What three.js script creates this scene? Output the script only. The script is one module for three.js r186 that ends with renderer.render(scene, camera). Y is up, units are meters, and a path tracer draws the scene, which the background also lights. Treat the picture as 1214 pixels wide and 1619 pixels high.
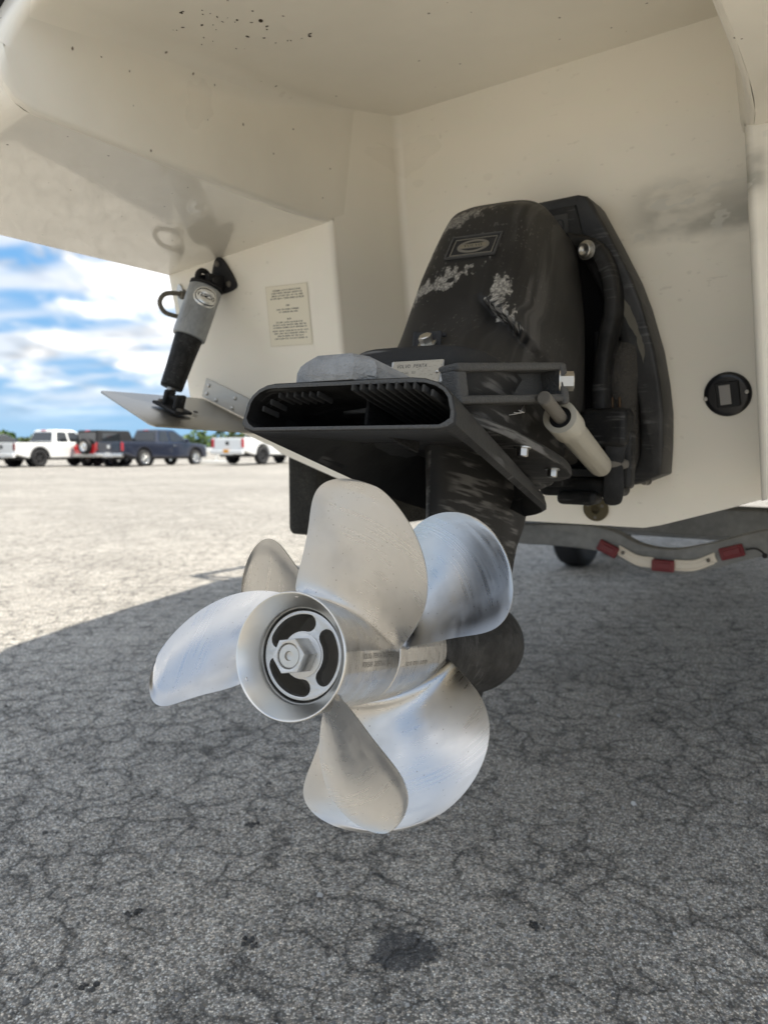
import * as THREE from 'three';
import { RoundedBoxGeometry } from 'three/addons/geometries/RoundedBoxGeometry.js';
import { FontLoader } from 'three/addons/loaders/FontLoader.js';
import { mergeGeometries, mergeVertices, toCreasedNormals } from 'three/addons/utils/BufferGeometryUtils.js';

// ---------------------------------------------------------------- camera, sky, sun, exposure
const scene = new THREE.Scene();
const camera = new THREE.PerspectiveCamera(69.82, 767 / 1024, 0.02, 2000);
camera.position.set(0, 0.85, 0);
camera.rotation.x = -4.85 * Math.PI / 180;
camera.focus = 0.78;
camera.userData.fStop = 7;
scene.add(camera);
const EXPOSURE = 3.75;
const SUN = new THREE.Vector3(0.439, 0.891, 0.118);
const sun = new THREE.DirectionalLight(new THREE.Color(1, 0.93, 0.82), 2.25);
sun.name = 'sun';
sun.position.copy(SUN).multiplyScalar(40); sun.castShadow = true;
sun.shadow.mapSize.set(4096, 4096);
Object.assign(sun.shadow.camera, { left: -12, right: 12, top: 12, bottom: -12, near: 1, far: 90 });
scene.add(sun, sun.target);

// ---------------------------------------------------------------- noise helpers
const { clamp, lerp, smoothstep } = THREE.MathUtils;
let seed = 12345;
const rnd = () => { seed = (seed * 1664525 + 1013904223) >>> 0; return seed / 4294967296; };
const rr = (a, b) => a + (b - a) * rnd();
function hash(ix, iy, s = 0) {
  let h = (Math.imul(ix, 374761393) + Math.imul(iy, 668265263) + Math.imul(s, 1442695041)) | 0;
  h = Math.imul(h ^ (h >>> 13), 1274126177); h ^= h >>> 16;
  return (h >>> 0) / 4294967296;
}
const wrapI = (i, p) => p ? ((i % p) + p) % p : i;
function vnoise(x, y, s = 0, px = 0, py = px) {
  const ix = Math.floor(x), iy = Math.floor(y), fx = x - ix, fy = y - iy, u = fx * fx * (3 - 2 * fx), v = fy * fy * (3 - 2 * fy);
  const x0 = wrapI(ix, px), x1 = wrapI(ix + 1, px), y0 = wrapI(iy, py), y1 = wrapI(iy + 1, py);
  return lerp(lerp(hash(x0, y0, s), hash(x1, y0, s), u), lerp(hash(x0, y1, s), hash(x1, y1, s), u), v);
}
function fbm(x, y, oct = 4, s = 0, p = 0, py = p) {
  let a = 0.5, t = 0, n = 0;
  for (let i = 0; i < oct; i++) { t += a * vnoise(x, y, s + i, p, py); n += a; a *= 0.5; x *= 2; y *= 2; p *= 2; py *= 2; }
  return t / n;
}
function tex(w, h, fn, { srgb = false, repeat = true } = {}) {
  const d = new Uint8Array(w * h * 4);
  for (let y = 0; y < h; y++) for (let x = 0; x < w; x++) {
    const c = fn(x, y, x / w, y / h), i = (y * w + x) * 4;
    if (typeof c === 'number') { d[i] = d[i + 1] = d[i + 2] = clamp(c, 0, 1) * 255; }
    else { d[i] = clamp(c[0], 0, 1) * 255; d[i + 1] = clamp(c[1], 0, 1) * 255; d[i + 2] = clamp(c[2], 0, 1) * 255; }
    d[i + 3] = 255;
  }
  const t = new THREE.DataTexture(d, w, h);
  t.wrapS = t.wrapT = repeat ? THREE.RepeatWrapping : THREE.ClampToEdgeWrapping;
  t.magFilter = THREE.LinearFilter; t.minFilter = THREE.LinearFilter;
  if (srgb) t.colorSpace = THREE.SRGBColorSpace;
  t.needsUpdate = true;
  return t;
}
const S8 = (l) => l <= 0.0031308 ? l * 12.92 : 1.055 * Math.pow(l, 1 / 2.4) - 0.055;   // linear value to the sRGB value stored in a colour map

// ---------------------------------------------------------------- sky: summer blue with broken cloud
{
  const W = 2048, H = 1024, d = new Float32Array(W * H * 4);
  for (let row = 0; row < H; row++) {
    const up = ((row + 0.5) / H - 0.5) * Math.PI, y = Math.sin(up), cy = Math.cos(up), t = clamp(y, 0, 1);
    const k = Math.pow(1 - t, 2.6);
    const base = [lerp(0.016, 0.100, k), lerp(0.100, 0.172, k), lerp(0.248, 0.242, k)];
    for (let col = 0; col < W; col++) {
      const a = ((col + 0.5) / W - 0.5) * 2 * Math.PI, x = Math.cos(a) * cy, z = Math.sin(a) * cy, i = (row * W + col) * 4;
      let m = 0, lit = 0;
      if (y > 0.005) {
        const s = 2.5 / (y + 0.16), cx = x * s + 7.3, cz = z * s + 2.2;
        const w = fbm(cx * 0.9 + 11, cz * 0.9, 3, 50) * 1.3;
        const n = fbm(cx * 1.15 + w, cz * 1.15 + w * 0.7, 6, 3), fine = fbm(cx * 5, cz * 5, 3, 9);
        m = smoothstep(n + (fine - 0.5) * 0.14, 0.42, 0.66) * smoothstep(y, 0.035, 0.12);
        const thin = smoothstep(fbm(cx * 0.6 + 3, cz * 2.0, 4, 21), 0.30, 0.68) * 0.72 * smoothstep(y, 0.01, 0.10);
        m = m + (1 - m) * thin;
        lit = 0.70 + 0.34 * smoothstep(n, 0.5, 0.72) - 0.26 * smoothstep(fbm(cx * 2 + 5, cz * 2, 3, 33), 0.5, 0.8);
      }
      const cloud = [0.41 * lit, 0.412 * lit, 0.416 * lit];
      for (let c = 0; c < 3; c++) d[i + c] = y < 0 ? [0.20, 0.195, 0.18][c] : lerp(base[c], cloud[c], m);
      d[i + 3] = 1;
    }
  }
  const sky = new THREE.DataTexture(d, W, H, THREE.RGBAFormat, THREE.FloatType);
  sky.mapping = THREE.EquirectangularReflectionMapping; sky.magFilter = THREE.LinearFilter; sky.needsUpdate = true;
  scene.background = sky; scene.environment = sky;
}

// ---------------------------------------------------------------- geometry helpers
const V = (x, y, z) => new THREE.Vector3(x, y, z);
const R = (d) => d * Math.PI / 180;
function grid(nu, nv, fn, uv) {              // smooth sheet fn(i, j) -> [x, y, z]
  const p = [], t = [], ix = [];
  for (let j = 0; j <= nv; j++) for (let i = 0; i <= nu; i++) {
    const q = fn(i / nu, j / nv, i, j); p.push(q[0], q[1], q[2]);
    const w = uv ? uv(i / nu, j / nv, q) : [i / nu, j / nv]; t.push(w[0], w[1]);
  }
  for (let j = 0; j < nv; j++) for (let i = 0; i < nu; i++) { const a = j * (nu + 1) + i, b = a + 1, c = a + nu + 1, e = c + 1; ix.push(a, b, e, a, e, c); }
  const g = new THREE.BufferGeometry();
  g.setAttribute('position', new THREE.Float32BufferAttribute(p, 3)); g.setAttribute('uv', new THREE.Float32BufferAttribute(t, 2)); g.setIndex(ix);
  g.computeVertexNormals();
  return g;
}
// rings: arrays of [x,y,z] of equal length; uv in metres along and around
function loft(rings, { closed = true, caps = true, crease = 0 } = {}) {
  const n = rings[0].length, m = closed ? n + 1 : n, p = [], t = [], ix = [];
  let along = 0;
  rings.forEach((r, j) => {
    if (j) along += Math.hypot(r[0][0] - rings[j - 1][0][0], r[0][1] - rings[j - 1][0][1], r[0][2] - rings[j - 1][0][2]);
    let round = 0;
    for (let i = 0; i < m; i++) {
      const q = r[i % n], o = r[(i + n - 1) % n];
      if (i) round += Math.hypot(q[0] - o[0], q[1] - o[1], q[2] - o[2]);
      p.push(...q); t.push(round, along);
    }
  });
  for (let j = 0; j < rings.length - 1; j++) for (let i = 0; i < m - 1; i++) { const a = j * m + i; ix.push(a, a + 1, a + m + 1, a, a + m + 1, a + m); }
  if (caps) for (const [j, flip] of [[0, 1], [rings.length - 1, 0]]) {
    const r = rings[j], c = r.reduce((s, q) => [s[0] + q[0] / n, s[1] + q[1] / n, s[2] + q[2] / n], [0, 0, 0]), k = p.length / 3;
    p.push(...c); t.push(c[0], c[1] + c[2]);
    for (let i = 0; i < n; i++) { p.push(...r[i]); t.push(r[i][0], r[i][1] + r[i][2]); }
    for (let i = 0; i < n; i++) { const a = k + 1 + i, b = k + 1 + (i + 1) % n; flip ? ix.push(k, b, a) : ix.push(k, a, b); }
  }
  let g = new THREE.BufferGeometry();
  g.setAttribute('position', new THREE.Float32BufferAttribute(p, 3)); g.setAttribute('uv', new THREE.Float32BufferAttribute(t, 2)); g.setIndex(ix);
  g.computeVertexNormals();
  if (crease) g = toCreasedNormals(g, crease);
  else if (closed) {                         // weld the normals along the seam
    const N = g.attributes.normal;
    for (let j = 0; j < rings.length; j++) {
      const a = j * m, b = j * m + m - 1, v = V(N.getX(a) + N.getX(b), N.getY(a) + N.getY(b), N.getZ(a) + N.getZ(b)).normalize();
      N.setXYZ(a, v.x, v.y, v.z); N.setXYZ(b, v.x, v.y, v.z);
    }
  }
  return g;
}
function boxUV(g, s = 1) {                    // uv in metres from the dominant axis
  if (g.index) g = g.toNonIndexed();
  const P = g.attributes.position, N = g.attributes.normal, u = new Float32Array(P.count * 2);
  for (let i = 0; i < P.count; i += 3) {
    let nx = 0, ny = 0, nz = 0;
    for (let k = 0; k < 3; k++) { nx += N.getX(i + k); ny += N.getY(i + k); nz += N.getZ(i + k); }
    nx = Math.abs(nx); ny = Math.abs(ny); nz = Math.abs(nz);
    for (let k = 0; k < 3; k++) {
      const x = P.getX(i + k), y = P.getY(i + k), z = P.getZ(i + k);
      const [a, b] = nx > ny && nx > nz ? [z, y] : ny > nz ? [x, z] : [x, y];
      u[(i + k) * 2] = a * s; u[(i + k) * 2 + 1] = b * s;
    }
  }
  g.setAttribute('uv', new THREE.BufferAttribute(u, 2));
  for (const k of Object.keys(g.attributes)) if (!['position', 'normal', 'uv'].includes(k)) g.deleteAttribute(k);
  return g;
}
const merge = (l) => mergeGeometries(l.map((g) => boxUV(g)));
const rbox = (w, h, d, r = 0.004, s = 2) => new RoundedBoxGeometry(w, h, d, s, Math.min(r, w / 2.01, h / 2.01, d / 2.01));
function put(g, x = 0, y = 0, z = 0, rx = 0, ry = 0, rz = 0) { return g.applyMatrix4(new THREE.Matrix4().compose(V(x, y, z), new THREE.Quaternion().setFromEuler(new THREE.Euler(rx, ry, rz)), V(1, 1, 1))); }
function orient(g, a, b) {                    // a shape built along +y from the origin: laid from a towards b
  const A = V(...a), d = V(...b).sub(A);
  return g.applyMatrix4(new THREE.Matrix4().compose(A, new THREE.Quaternion().setFromUnitVectors(V(0, 1, 0), d.normalize()), V(1, 1, 1)));
}
const len = (a, b) => V(...a).distanceTo(V(...b));
function lathe(pts, a = [0, 0, 0], b = [0, 1, 0], seg = 48) {   // profile [r, h] turned about the line a -> b
  return orient(new THREE.LatheGeometry(pts.map((q) => new THREE.Vector2(q[0], q[1])), seg), a, b);
}
function rod(a, b, r, r2 = r, seg = 24, bev = 0.0015) {          // solid rod with softened ends
  const L = len(a, b);
  return toCreasedNormals(lathe([[0, 0], [r - bev, 0], [r, bev], [r2, L - bev], [r2 - bev, L], [0, L]], a, b, seg), 0.6);
}
function bolt(a, dir, r = 0.008, h = 0.008) {                    // hexagon head with a washer
  const b = V(...a).add(V(...dir).normalize());
  const hex = new THREE.CylinderGeometry(r, r, h, 6).translate(0, h / 2 + 0.0015, 0).toNonIndexed(); hex.computeVertexNormals();
  const dome = new THREE.CylinderGeometry(r * 0.72, r * 0.86, 0.001, 20).translate(0, h + 0.002, 0);
  const w = new THREE.CylinderGeometry(r * 1.35, r * 1.35, 0.0018, 24).translate(0, 0.0009, 0);
  return merge([hex, dome, w].map((g) => orient(g, a, b.toArray())));
}
function extrude(pts, depth, bev = 0.002, holes = [], seg = 2) { // pts in x,y; depth along +z
  const s = new THREE.Shape(pts.map((q) => new THREE.Vector2(q[0], q[1])));
  for (const h of holes) s.holes.push(new THREE.Path(h.map((q) => new THREE.Vector2(q[0], q[1]))));
  const g = new THREE.ExtrudeGeometry(s, { depth: depth - 2 * bev, bevelEnabled: bev > 0, bevelSize: bev, bevelThickness: bev, bevelOffset: -bev, bevelSegments: seg, curveSegments: 8 });
  return toCreasedNormals(g.translate(0, 0, bev), 0.7);
}
function spline(pts, n, closed = false) { return new THREE.CatmullRomCurve3(pts.map((q) => V(q[0], q[1], q[2] ?? 0)), closed, 'centripetal').getPoints(n).map((q) => q.toArray()); }
function tube(pts, r, seg = 48, rad = 12) { return new THREE.TubeGeometry(new THREE.CatmullRomCurve3(pts.map((q) => V(...q))), seg, r, rad); }
const used = {};
function numbered(n) { used[n] = (used[n] ?? -1) + 1; return used[n] ? `${n}_${String(used[n]).padStart(3, '0')}` : n; }
function mesh(name, g, m, parent) {
  const o = new THREE.Mesh(g, m); o.name = parent && parent !== scene ? name : numbered(name);
  o.castShadow = o.receiveShadow = true; (parent ?? scene).add(o); return o;
}
function thing(name, label, category, group) {
  const o = new THREE.Group(); o.name = numbered(name); o.userData = { label, category };
  if (group) o.userData.group = group;
  scene.add(o); return o;
}
function struct(name, g, m) { const o = mesh(name, g, m); o.userData.kind = 'structure'; return o; }
const lab = (o, label) => { o.userData.label = label; return o; };

// ---------------------------------------------------------------- textures and materials
const TILE = 2.56;
let asphaltMap, asphaltBump;
{
  const N = 2048, hgt = new Float32Array(N * N), tone = new Float32Array(N * N * 3);
  const C = 640, cp = new Float32Array(C * C * 5);
  for (let j = 0; j < C; j++) for (let i = 0; i < C; i++) {
    const k = (j * C + i) * 5, t = hash(i, j, 7);
    cp[k] = hash(i, j, 1); cp[k + 1] = hash(i, j, 2);
    cp[k + 2] = 0.25 + 0.75 * hash(i, j, 3);                                   // height of the stone
    cp[k + 3] = t < 0.13 ? 0.86 : t < 0.40 ? 0.60 : t < 0.72 ? 0.38 : 0.14;  // its tone
    cp[k + 4] = hash(i, j, 5);
  }
  const K = 22, kp = new Float32Array(K * K * 2);
  for (let j = 0; j < K; j++) for (let i = 0; i < K; i++) { kp[(j * K + i) * 2] = 0.1 + 0.8 * hash(i, j, 91); kp[(j * K + i) * 2 + 1] = 0.1 + 0.8 * hash(i, j, 92); }
  const Q = 512, field = (fn) => { const f = new Float32Array(Q * Q); for (let j = 0; j < Q; j++) for (let i = 0; i < Q; i++) f[j * Q + i] = fn(i / Q * K, j / Q * K); return (x, y) => { const gx = x * Q / N, gy = y * Q / N, i = Math.floor(gx), j = Math.floor(gy), u = gx - i, v = gy - j, i1 = (i + 1) % Q, j1 = (j + 1) % Q; return (f[j * Q + i] * (1 - u) + f[j * Q + i1] * u) * (1 - v) + (f[j1 * Q + i] * (1 - u) + f[j1 * Q + i1] * u) * v; }; };
  const fWX = field((u, v) => (fbm(u * 1.5, v * 1.5, 3, 60, 30) - 0.5) * 1.1), fWY = field((u, v) => (fbm(u * 1.5, v * 1.5, 3, 70, 30) - 0.5) * 1.1), fSome = field((u, v) => smoothstep(fbm(u * 0.6, v * 0.6, 3, 80, 12), 0.15, 0.48));
  const fGap = field((u, v) => 0.55 + 0.65 * fbm(u * 7, v * 7, 3, 85, 140)), fPatch = field((u, v) => fbm(u * 0.5, v * 0.5, 4, 40, 10)), fWorn = field((u, v) => fbm(u * 5, v * 5, 3, 44, 100)), fPit = field((u, v) => smoothstep(fbm(u * 9, v * 9, 3, 47, 180), 0.66, 0.76));
  for (let y = 0; y < N; y++) for (let x = 0; x < N; x++) {
    const fx = x / 3.2, fy = y / 3.2, ix = Math.floor(fx), iy = Math.floor(fy);
    let d1 = 9, d2 = 9, kk = 0;
    for (let b = -1; b < 2; b++) for (let a = -1; a < 2; a++) {
      const k = (wrapI(iy + b, C) * C + wrapI(ix + a, C)) * 5, dx = ix + a + cp[k] - fx, dy = iy + b + cp[k + 1] - fy, d = dx * dx + dy * dy;
      if (d < d1) { d2 = d1; d1 = d; kk = k; } else if (d < d2) d2 = d;
    }
    const edge = Math.sqrt(d2) - Math.sqrt(d1), dome = smoothstep(edge, 0.02, 0.35);
    // alligator cracking
    const u = x / N * K, v = y / N * K;
    const wx = u + fWX(x, y), wy = v + fWY(x, y), jx = Math.floor(wx), jy = Math.floor(wy);
    let e1 = 9, e2 = 9;
    for (let b = -1; b < 2; b++) for (let a = -1; a < 2; a++) {
      const k = (wrapI(jy + b, K) * K + wrapI(jx + a, K)) * 2, dx = jx + a + kp[k] - wx, dy = jy + b + kp[k + 1] - wy, d = Math.hypot(dx, dy);
      if (d < e1) { e2 = e1; e1 = d; } else if (d < e2) e2 = d;
    }
    const some = fSome(x, y), wid = 0.016 + 0.034 * some;
    const crack = (1 - smoothstep(e2 - e1, wid * 0.1, wid * 1.6)) * (0.35 + 0.65 * some) * fGap(x, y);
    const rub = (1 - smoothstep(e2 - e1, 0.02, 0.30)) * 0.30 * some;
    const patch = fPatch(x, y), worn = fWorn(x, y), pit = fPit(x, y);
    const i = y * N + x;
    hgt[i] = clamp(0.55 + dome * cp[kk + 2] * 0.32 + (worn - 0.5) * 0.25 - crack * 0.35 - pit * 0.30, 0, 1);
    const bind = 0.135, st = lerp(bind, cp[kk + 3], dome * (0.55 + 0.45 * cp[kk + 2])) * (0.78 + 0.44 * patch) * (0.85 + 0.3 * worn);
    const t = st * (1 - Math.min(1, crack) * 0.52) * (1 - rub) * (1 - pit * 0.5), warm = cp[kk + 4] - 0.5;
    tone[i * 3] = t * (1.05 + warm * 0.12); tone[i * 3 + 1] = t; tone[i * 3 + 2] = t * (0.90 - warm * 0.12);
  }
  asphaltMap = tex(N, N, (x, y) => { const i = (y * N + x) * 3; return [S8(tone[i]), S8(tone[i + 1]), S8(tone[i + 2])]; }, { srgb: true });
  asphaltBump = tex(N, N, (x, y) => hgt[y * N + x]);
}
const M = {};
M.asphalt = new THREE.MeshStandardMaterial({ map: asphaltMap, bumpMap: asphaltBump, bumpScale: 0.005, roughness: 0.9, vertexColors: true });
const mottle = tex(1024, 1024, (x, y, u, v) => {                          // weathered black paint: haze, scuffs, dry salt
  const n = fbm(u * 8, v * 8, 6, 100, 8), f = fbm(u * 60, v * 60, 3, 110, 60), sc = smoothstep(fbm(u * 6, v * 70, 4, 120, 6, 70), 0.60, 0.74) * smoothstep(fbm(u * 5, v * 5, 4, 130, 5), 0.48, 0.66);
  const t = 0.009 + 0.014 * smoothstep(n, 0.35, 0.75) + 0.005 * f + sc * 0.045;
  return [S8(t * 1.02), S8(t * 1.0), S8(t * 0.97)];
}, { srgb: true });
const mottleRough = tex(512, 512, (x, y, u, v) => 0.42 + 0.35 * fbm(u * 10, v * 10, 5, 140, 10));
const grain = tex(512, 512, (x, y, u, v) => fbm(u * 80, v * 80, 3, 150, 80) * 0.6 + fbm(u * 16, v * 16, 3, 155, 16) * 0.4);
const rep = (t, s, sy = s) => { const c = t.clone(); c.repeat.set(s, sy); c.needsUpdate = true; return c; };
M.black = new THREE.MeshPhysicalMaterial({ specularIntensity: 0.5, map: rep(mottle, 4), roughnessMap: rep(mottleRough, 4), bumpMap: rep(grain, 6), bumpScale: 0.0006, roughness: 0.95 });
const scuffed = tex(1024, 512, (x, y, u, v) => {                          // black paint rubbed through in streaks
  const st = smoothstep(fbm(u * 5, v * 60, 5, 160, 5, 60), 0.50, 0.70) * smoothstep(fbm(u * 4, v * 4, 4, 170, 4), 0.38, 0.66);
  const t = 0.014 + 0.012 * fbm(u * 9, v * 9, 4, 165, 9) + st * 0.11;
  return [S8(t), S8(t * 0.97), S8(t * 0.92)];
}, { srgb: true });
M.scuffed = new THREE.MeshPhysicalMaterial({ specularIntensity: 0.5, map: rep(scuffed, 3, 3), roughness: 0.62, bumpMap: rep(grain, 6), bumpScale: 0.0004 });
const winged = tex(1024, 512, (x, y, u, v) => {                           // black paint, faintly hazed, scuffed grey in a few places
  const st = smoothstep(fbm(u * 5, v * 44, 5, 180, 5, 44), 0.55, 0.72) * smoothstep(fbm(u * 3, v * 3, 4, 190, 3), 0.52, 0.68);
  const t = 0.013 + 0.014 * smoothstep(fbm(u * 6, v * 6, 5, 195, 6), 0.4, 0.7) + st * 0.08;
  return [S8(t), S8(t * 0.98), S8(t * 0.95)];
}, { srgb: true });
M.wing = new THREE.MeshPhysicalMaterial({ specularIntensity: 0.5, map: rep(winged, 2.5, 2.5), roughness: 0.5, bumpMap: rep(grain, 6), bumpScale: 0.0004 });
M.rubber = new THREE.MeshStandardMaterial({ color: new THREE.Color().setRGB(0.012, 0.012, 0.013), roughness: 0.7 });
M.deep = new THREE.MeshStandardMaterial({ color: new THREE.Color().setRGB(0.006, 0.006, 0.007), roughness: 0.9 });
const gelTone = tex(1024, 1024, (x, y, u, v) => {
  const n = fbm(u * 4, v * 4, 5, 200, 4), f = fbm(u * 40, v * 40, 3, 210, 40), cx = Math.floor(u * 26), cy = Math.floor(v * 26), h = hash(cx, cy, 220);
  let sp = 0;
  if (h < 0.17) { const dx = u * 26 - cx - 0.2 - 0.6 * hash(cx, cy, 221), dy = v * 26 - cy - 0.2 - 0.6 * hash(cx, cy, 222), r = 0.018 + 0.045 * hash(cx, cy, 223); sp = 1 - smoothstep(Math.hypot(dx, dy * (0.6 + hash(cx, cy, 224))), r * 0.5, r); }
  const d = 1 - 0.07 * smoothstep(n, 0.4, 0.8) - 0.03 * f;
  return [S8(lerp(0.91 * d, 0.10, sp)), S8(lerp(0.855 * d, 0.07, sp)), S8(lerp(0.735 * d, 0.04, sp))];
}, { srgb: true });
const gelRough = tex(512, 512, (x, y, u, v) => 0.45 + 0.5 * fbm(u * 6, v * 6, 5, 230, 6));
M.gel = new THREE.MeshPhysicalMaterial({ map: gelTone, roughnessMap: gelRough, roughness: 0.5, clearcoat: 0.35, clearcoatRoughness: 0.18 });
M.gelGloss = new THREE.MeshPhysicalMaterial({ map: gelTone, roughness: 0.22, clearcoat: 1, clearcoatRoughness: 0.035 });
const steelRough = tex(1024, 1024, (x, y, u, v) => 0.24 + 0.13 * fbm(u * 5, v * 90, 4, 240, 5, 90) + 0.12 * smoothstep(fbm(u * 6, v * 6, 5, 250, 6), 0.45, 0.75));
const steelTone = tex(1024, 1024, (x, y, u, v) => {
  const n = fbm(u * 7, v * 7, 5, 260, 7), cx = Math.floor(u * 40), cy = Math.floor(v * 40), h = hash(cx, cy, 265);
  let sp = 0;
  if (h < 0.30) { const dx = u * 40 - cx - 0.25 - 0.5 * hash(cx, cy, 266), dy = v * 40 - cy - 0.25 - 0.5 * hash(cx, cy, 267), r = 0.03 + 0.09 * hash(cx, cy, 268) ** 2; sp = (1 - smoothstep(Math.hypot(dx, dy) + (fbm(u * 300, v * 300, 2, 269) - 0.5) * 0.06, r * 0.4, r)) * 0.75; }
  const t = 0.57 - 0.07 * smoothstep(n, 0.45, 0.75);
  return [S8(lerp(t * 1.0, 0.14, sp)), S8(lerp(t * 0.985, 0.12, sp)), S8(lerp(t * 0.96, 0.09, sp))];
}, { srgb: true });
const steelBump = tex(512, 512, (x, y, u, v) => 0.5 + 0.35 * (fbm(u * 3, v * 60, 4, 270, 3, 60) - 0.5) + 0.5 * (fbm(u * 5, v * 5, 3, 275, 5) - 0.5));
M.steel = new THREE.MeshStandardMaterial({ map: rep(steelTone, 4), roughnessMap: rep(steelRough, 5), bumpMap: rep(steelBump, 5), bumpScale: 0.00010, roughness: 0.95, metalness: 1 });
M.turned = new THREE.MeshStandardMaterial({ color: new THREE.Color().setRGB(0.70, 0.69, 0.66), roughness: 0.30, metalness: 1 });
M.castSteel = new THREE.MeshStandardMaterial({ color: new THREE.Color().setRGB(0.55, 0.55, 0.54), roughness: 0.42, metalness: 1, bumpMap: rep(grain, 8), bumpScale: 0.0004 });
M.bolt = new THREE.MeshStandardMaterial({ color: new THREE.Color().setRGB(0.55, 0.53, 0.49), roughness: 0.34, metalness: 1 });
M.darkSteel = new THREE.MeshStandardMaterial({ color: new THREE.Color().setRGB(0.20, 0.185, 0.16), roughness: 0.6, metalness: 0.6, bumpMap: rep(grain, 8), bumpScale: 0.0008 });
M.aluminium = new THREE.MeshStandardMaterial({ color: new THREE.Color().setRGB(0.33, 0.325, 0.31), roughness: 0.62, metalness: 0.55, bumpMap: rep(grain, 5), bumpScale: 0.002 });
const zincTone = tex(512, 512, (x, y, u, v) => { const n = fbm(u * 22, v * 22, 4, 300, 22), m = fbm(u * 4, v * 4, 4, 310, 4), t = 0.21 + 0.09 * n + 0.09 * (m - 0.5); return [S8(t * 0.98), S8(t), S8(t * 0.99)]; }, { srgb: true });
M.zinc = new THREE.MeshStandardMaterial({ map: rep(zincTone, 3), roughness: 0.58, metalness: 0.35 });
M.anode = new THREE.MeshStandardMaterial({ map: rep(zincTone, 6), color: new THREE.Color().setRGB(1.1, 1.1, 1.12), roughness: 0.75, metalness: 0.25, bumpMap: rep(grain, 9), bumpScale: 0.003 });
M.beige = new THREE.MeshStandardMaterial({ color: new THREE.Color().setRGB(0.40, 0.375, 0.31), roughness: 0.45, bumpMap: rep(grain, 5), bumpScale: 0.0003 });
M.tabSteel = new THREE.MeshStandardMaterial({ color: new THREE.Color().setRGB(0.40, 0.38, 0.34), roughness: 0.36, metalness: 1, bumpMap: rep(steelBump, 3), bumpScale: 0.0005 });
M.carpet = new THREE.MeshStandardMaterial({ map: rep(tex(512, 512, (x, y, u, v) => { const t = 0.022 + 0.05 * fbm(u * 70, v * 70, 3, 320, 70) * fbm(u * 6, v * 6, 4, 325, 6); return [S8(t * 1.05), S8(t), S8(t * 0.85)]; }, { srgb: true }), 4), roughness: 1, bumpMap: rep(grain, 6), bumpScale: 0.01 });
M.red = new THREE.MeshPhysicalMaterial({ color: new THREE.Color().setRGB(0.15, 0.004, 0.010), roughness: 0.5, clearcoat: 0.25 });
M.cream = new THREE.MeshStandardMaterial({ color: new THREE.Color().setRGB(0.78, 0.72, 0.62), roughness: 0.4 });

// ---------------------------------------------------------------- ground: one sheet of old asphalt with a slight crossfall
const groundH = (x, z) => 0.022 * Math.max(0, x + 13) * smoothstep(-z, 22, 40) * (1 - smoothstep(x, 2, 20));
{
  const axis = (n, near, far) => { const a = []; for (let i = -n; i <= n; i++) { const t = i / n; a.push(Math.sign(t) * (Math.abs(t) * near + Math.pow(Math.abs(t), 6) * far)); } return a; };
  const xs = axis(110, 24, 700), zs = axis(110, 24, 700), p = [], uv = [], col = [], ix = [], n = xs.length;
  for (const z of zs) for (const x of xs) {
    p.push(x, groundH(x, z), z); uv.push(x / TILE + 0.31, z / TILE + 0.17);
    const k = 1.02 + 0.34 * (fbm(x * 0.55 + 40, z * 0.55 + 40, 4, 400) - 0.5) + 0.25 * (fbm(x * 0.06 + 9, z * 0.3 + 40, 3, 410) - 0.5);
    col.push(k * 1.01, k, k * 0.985);
  }
  for (let j = 0; j < n - 1; j++) for (let i = 0; i < n - 1; i++) { const a = j * n + i; ix.push(a, a + n, a + 1, a + 1, a + n, a + n + 1); }
  const g = new THREE.BufferGeometry();
  g.setAttribute('position', new THREE.Float32BufferAttribute(p, 3)); g.setAttribute('uv', new THREE.Float32BufferAttribute(uv, 2)); g.setAttribute('color', new THREE.Float32BufferAttribute(col, 3));
  g.setIndex(ix); g.computeVertexNormals();
  struct('ground', g, M.asphalt);
}

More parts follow.
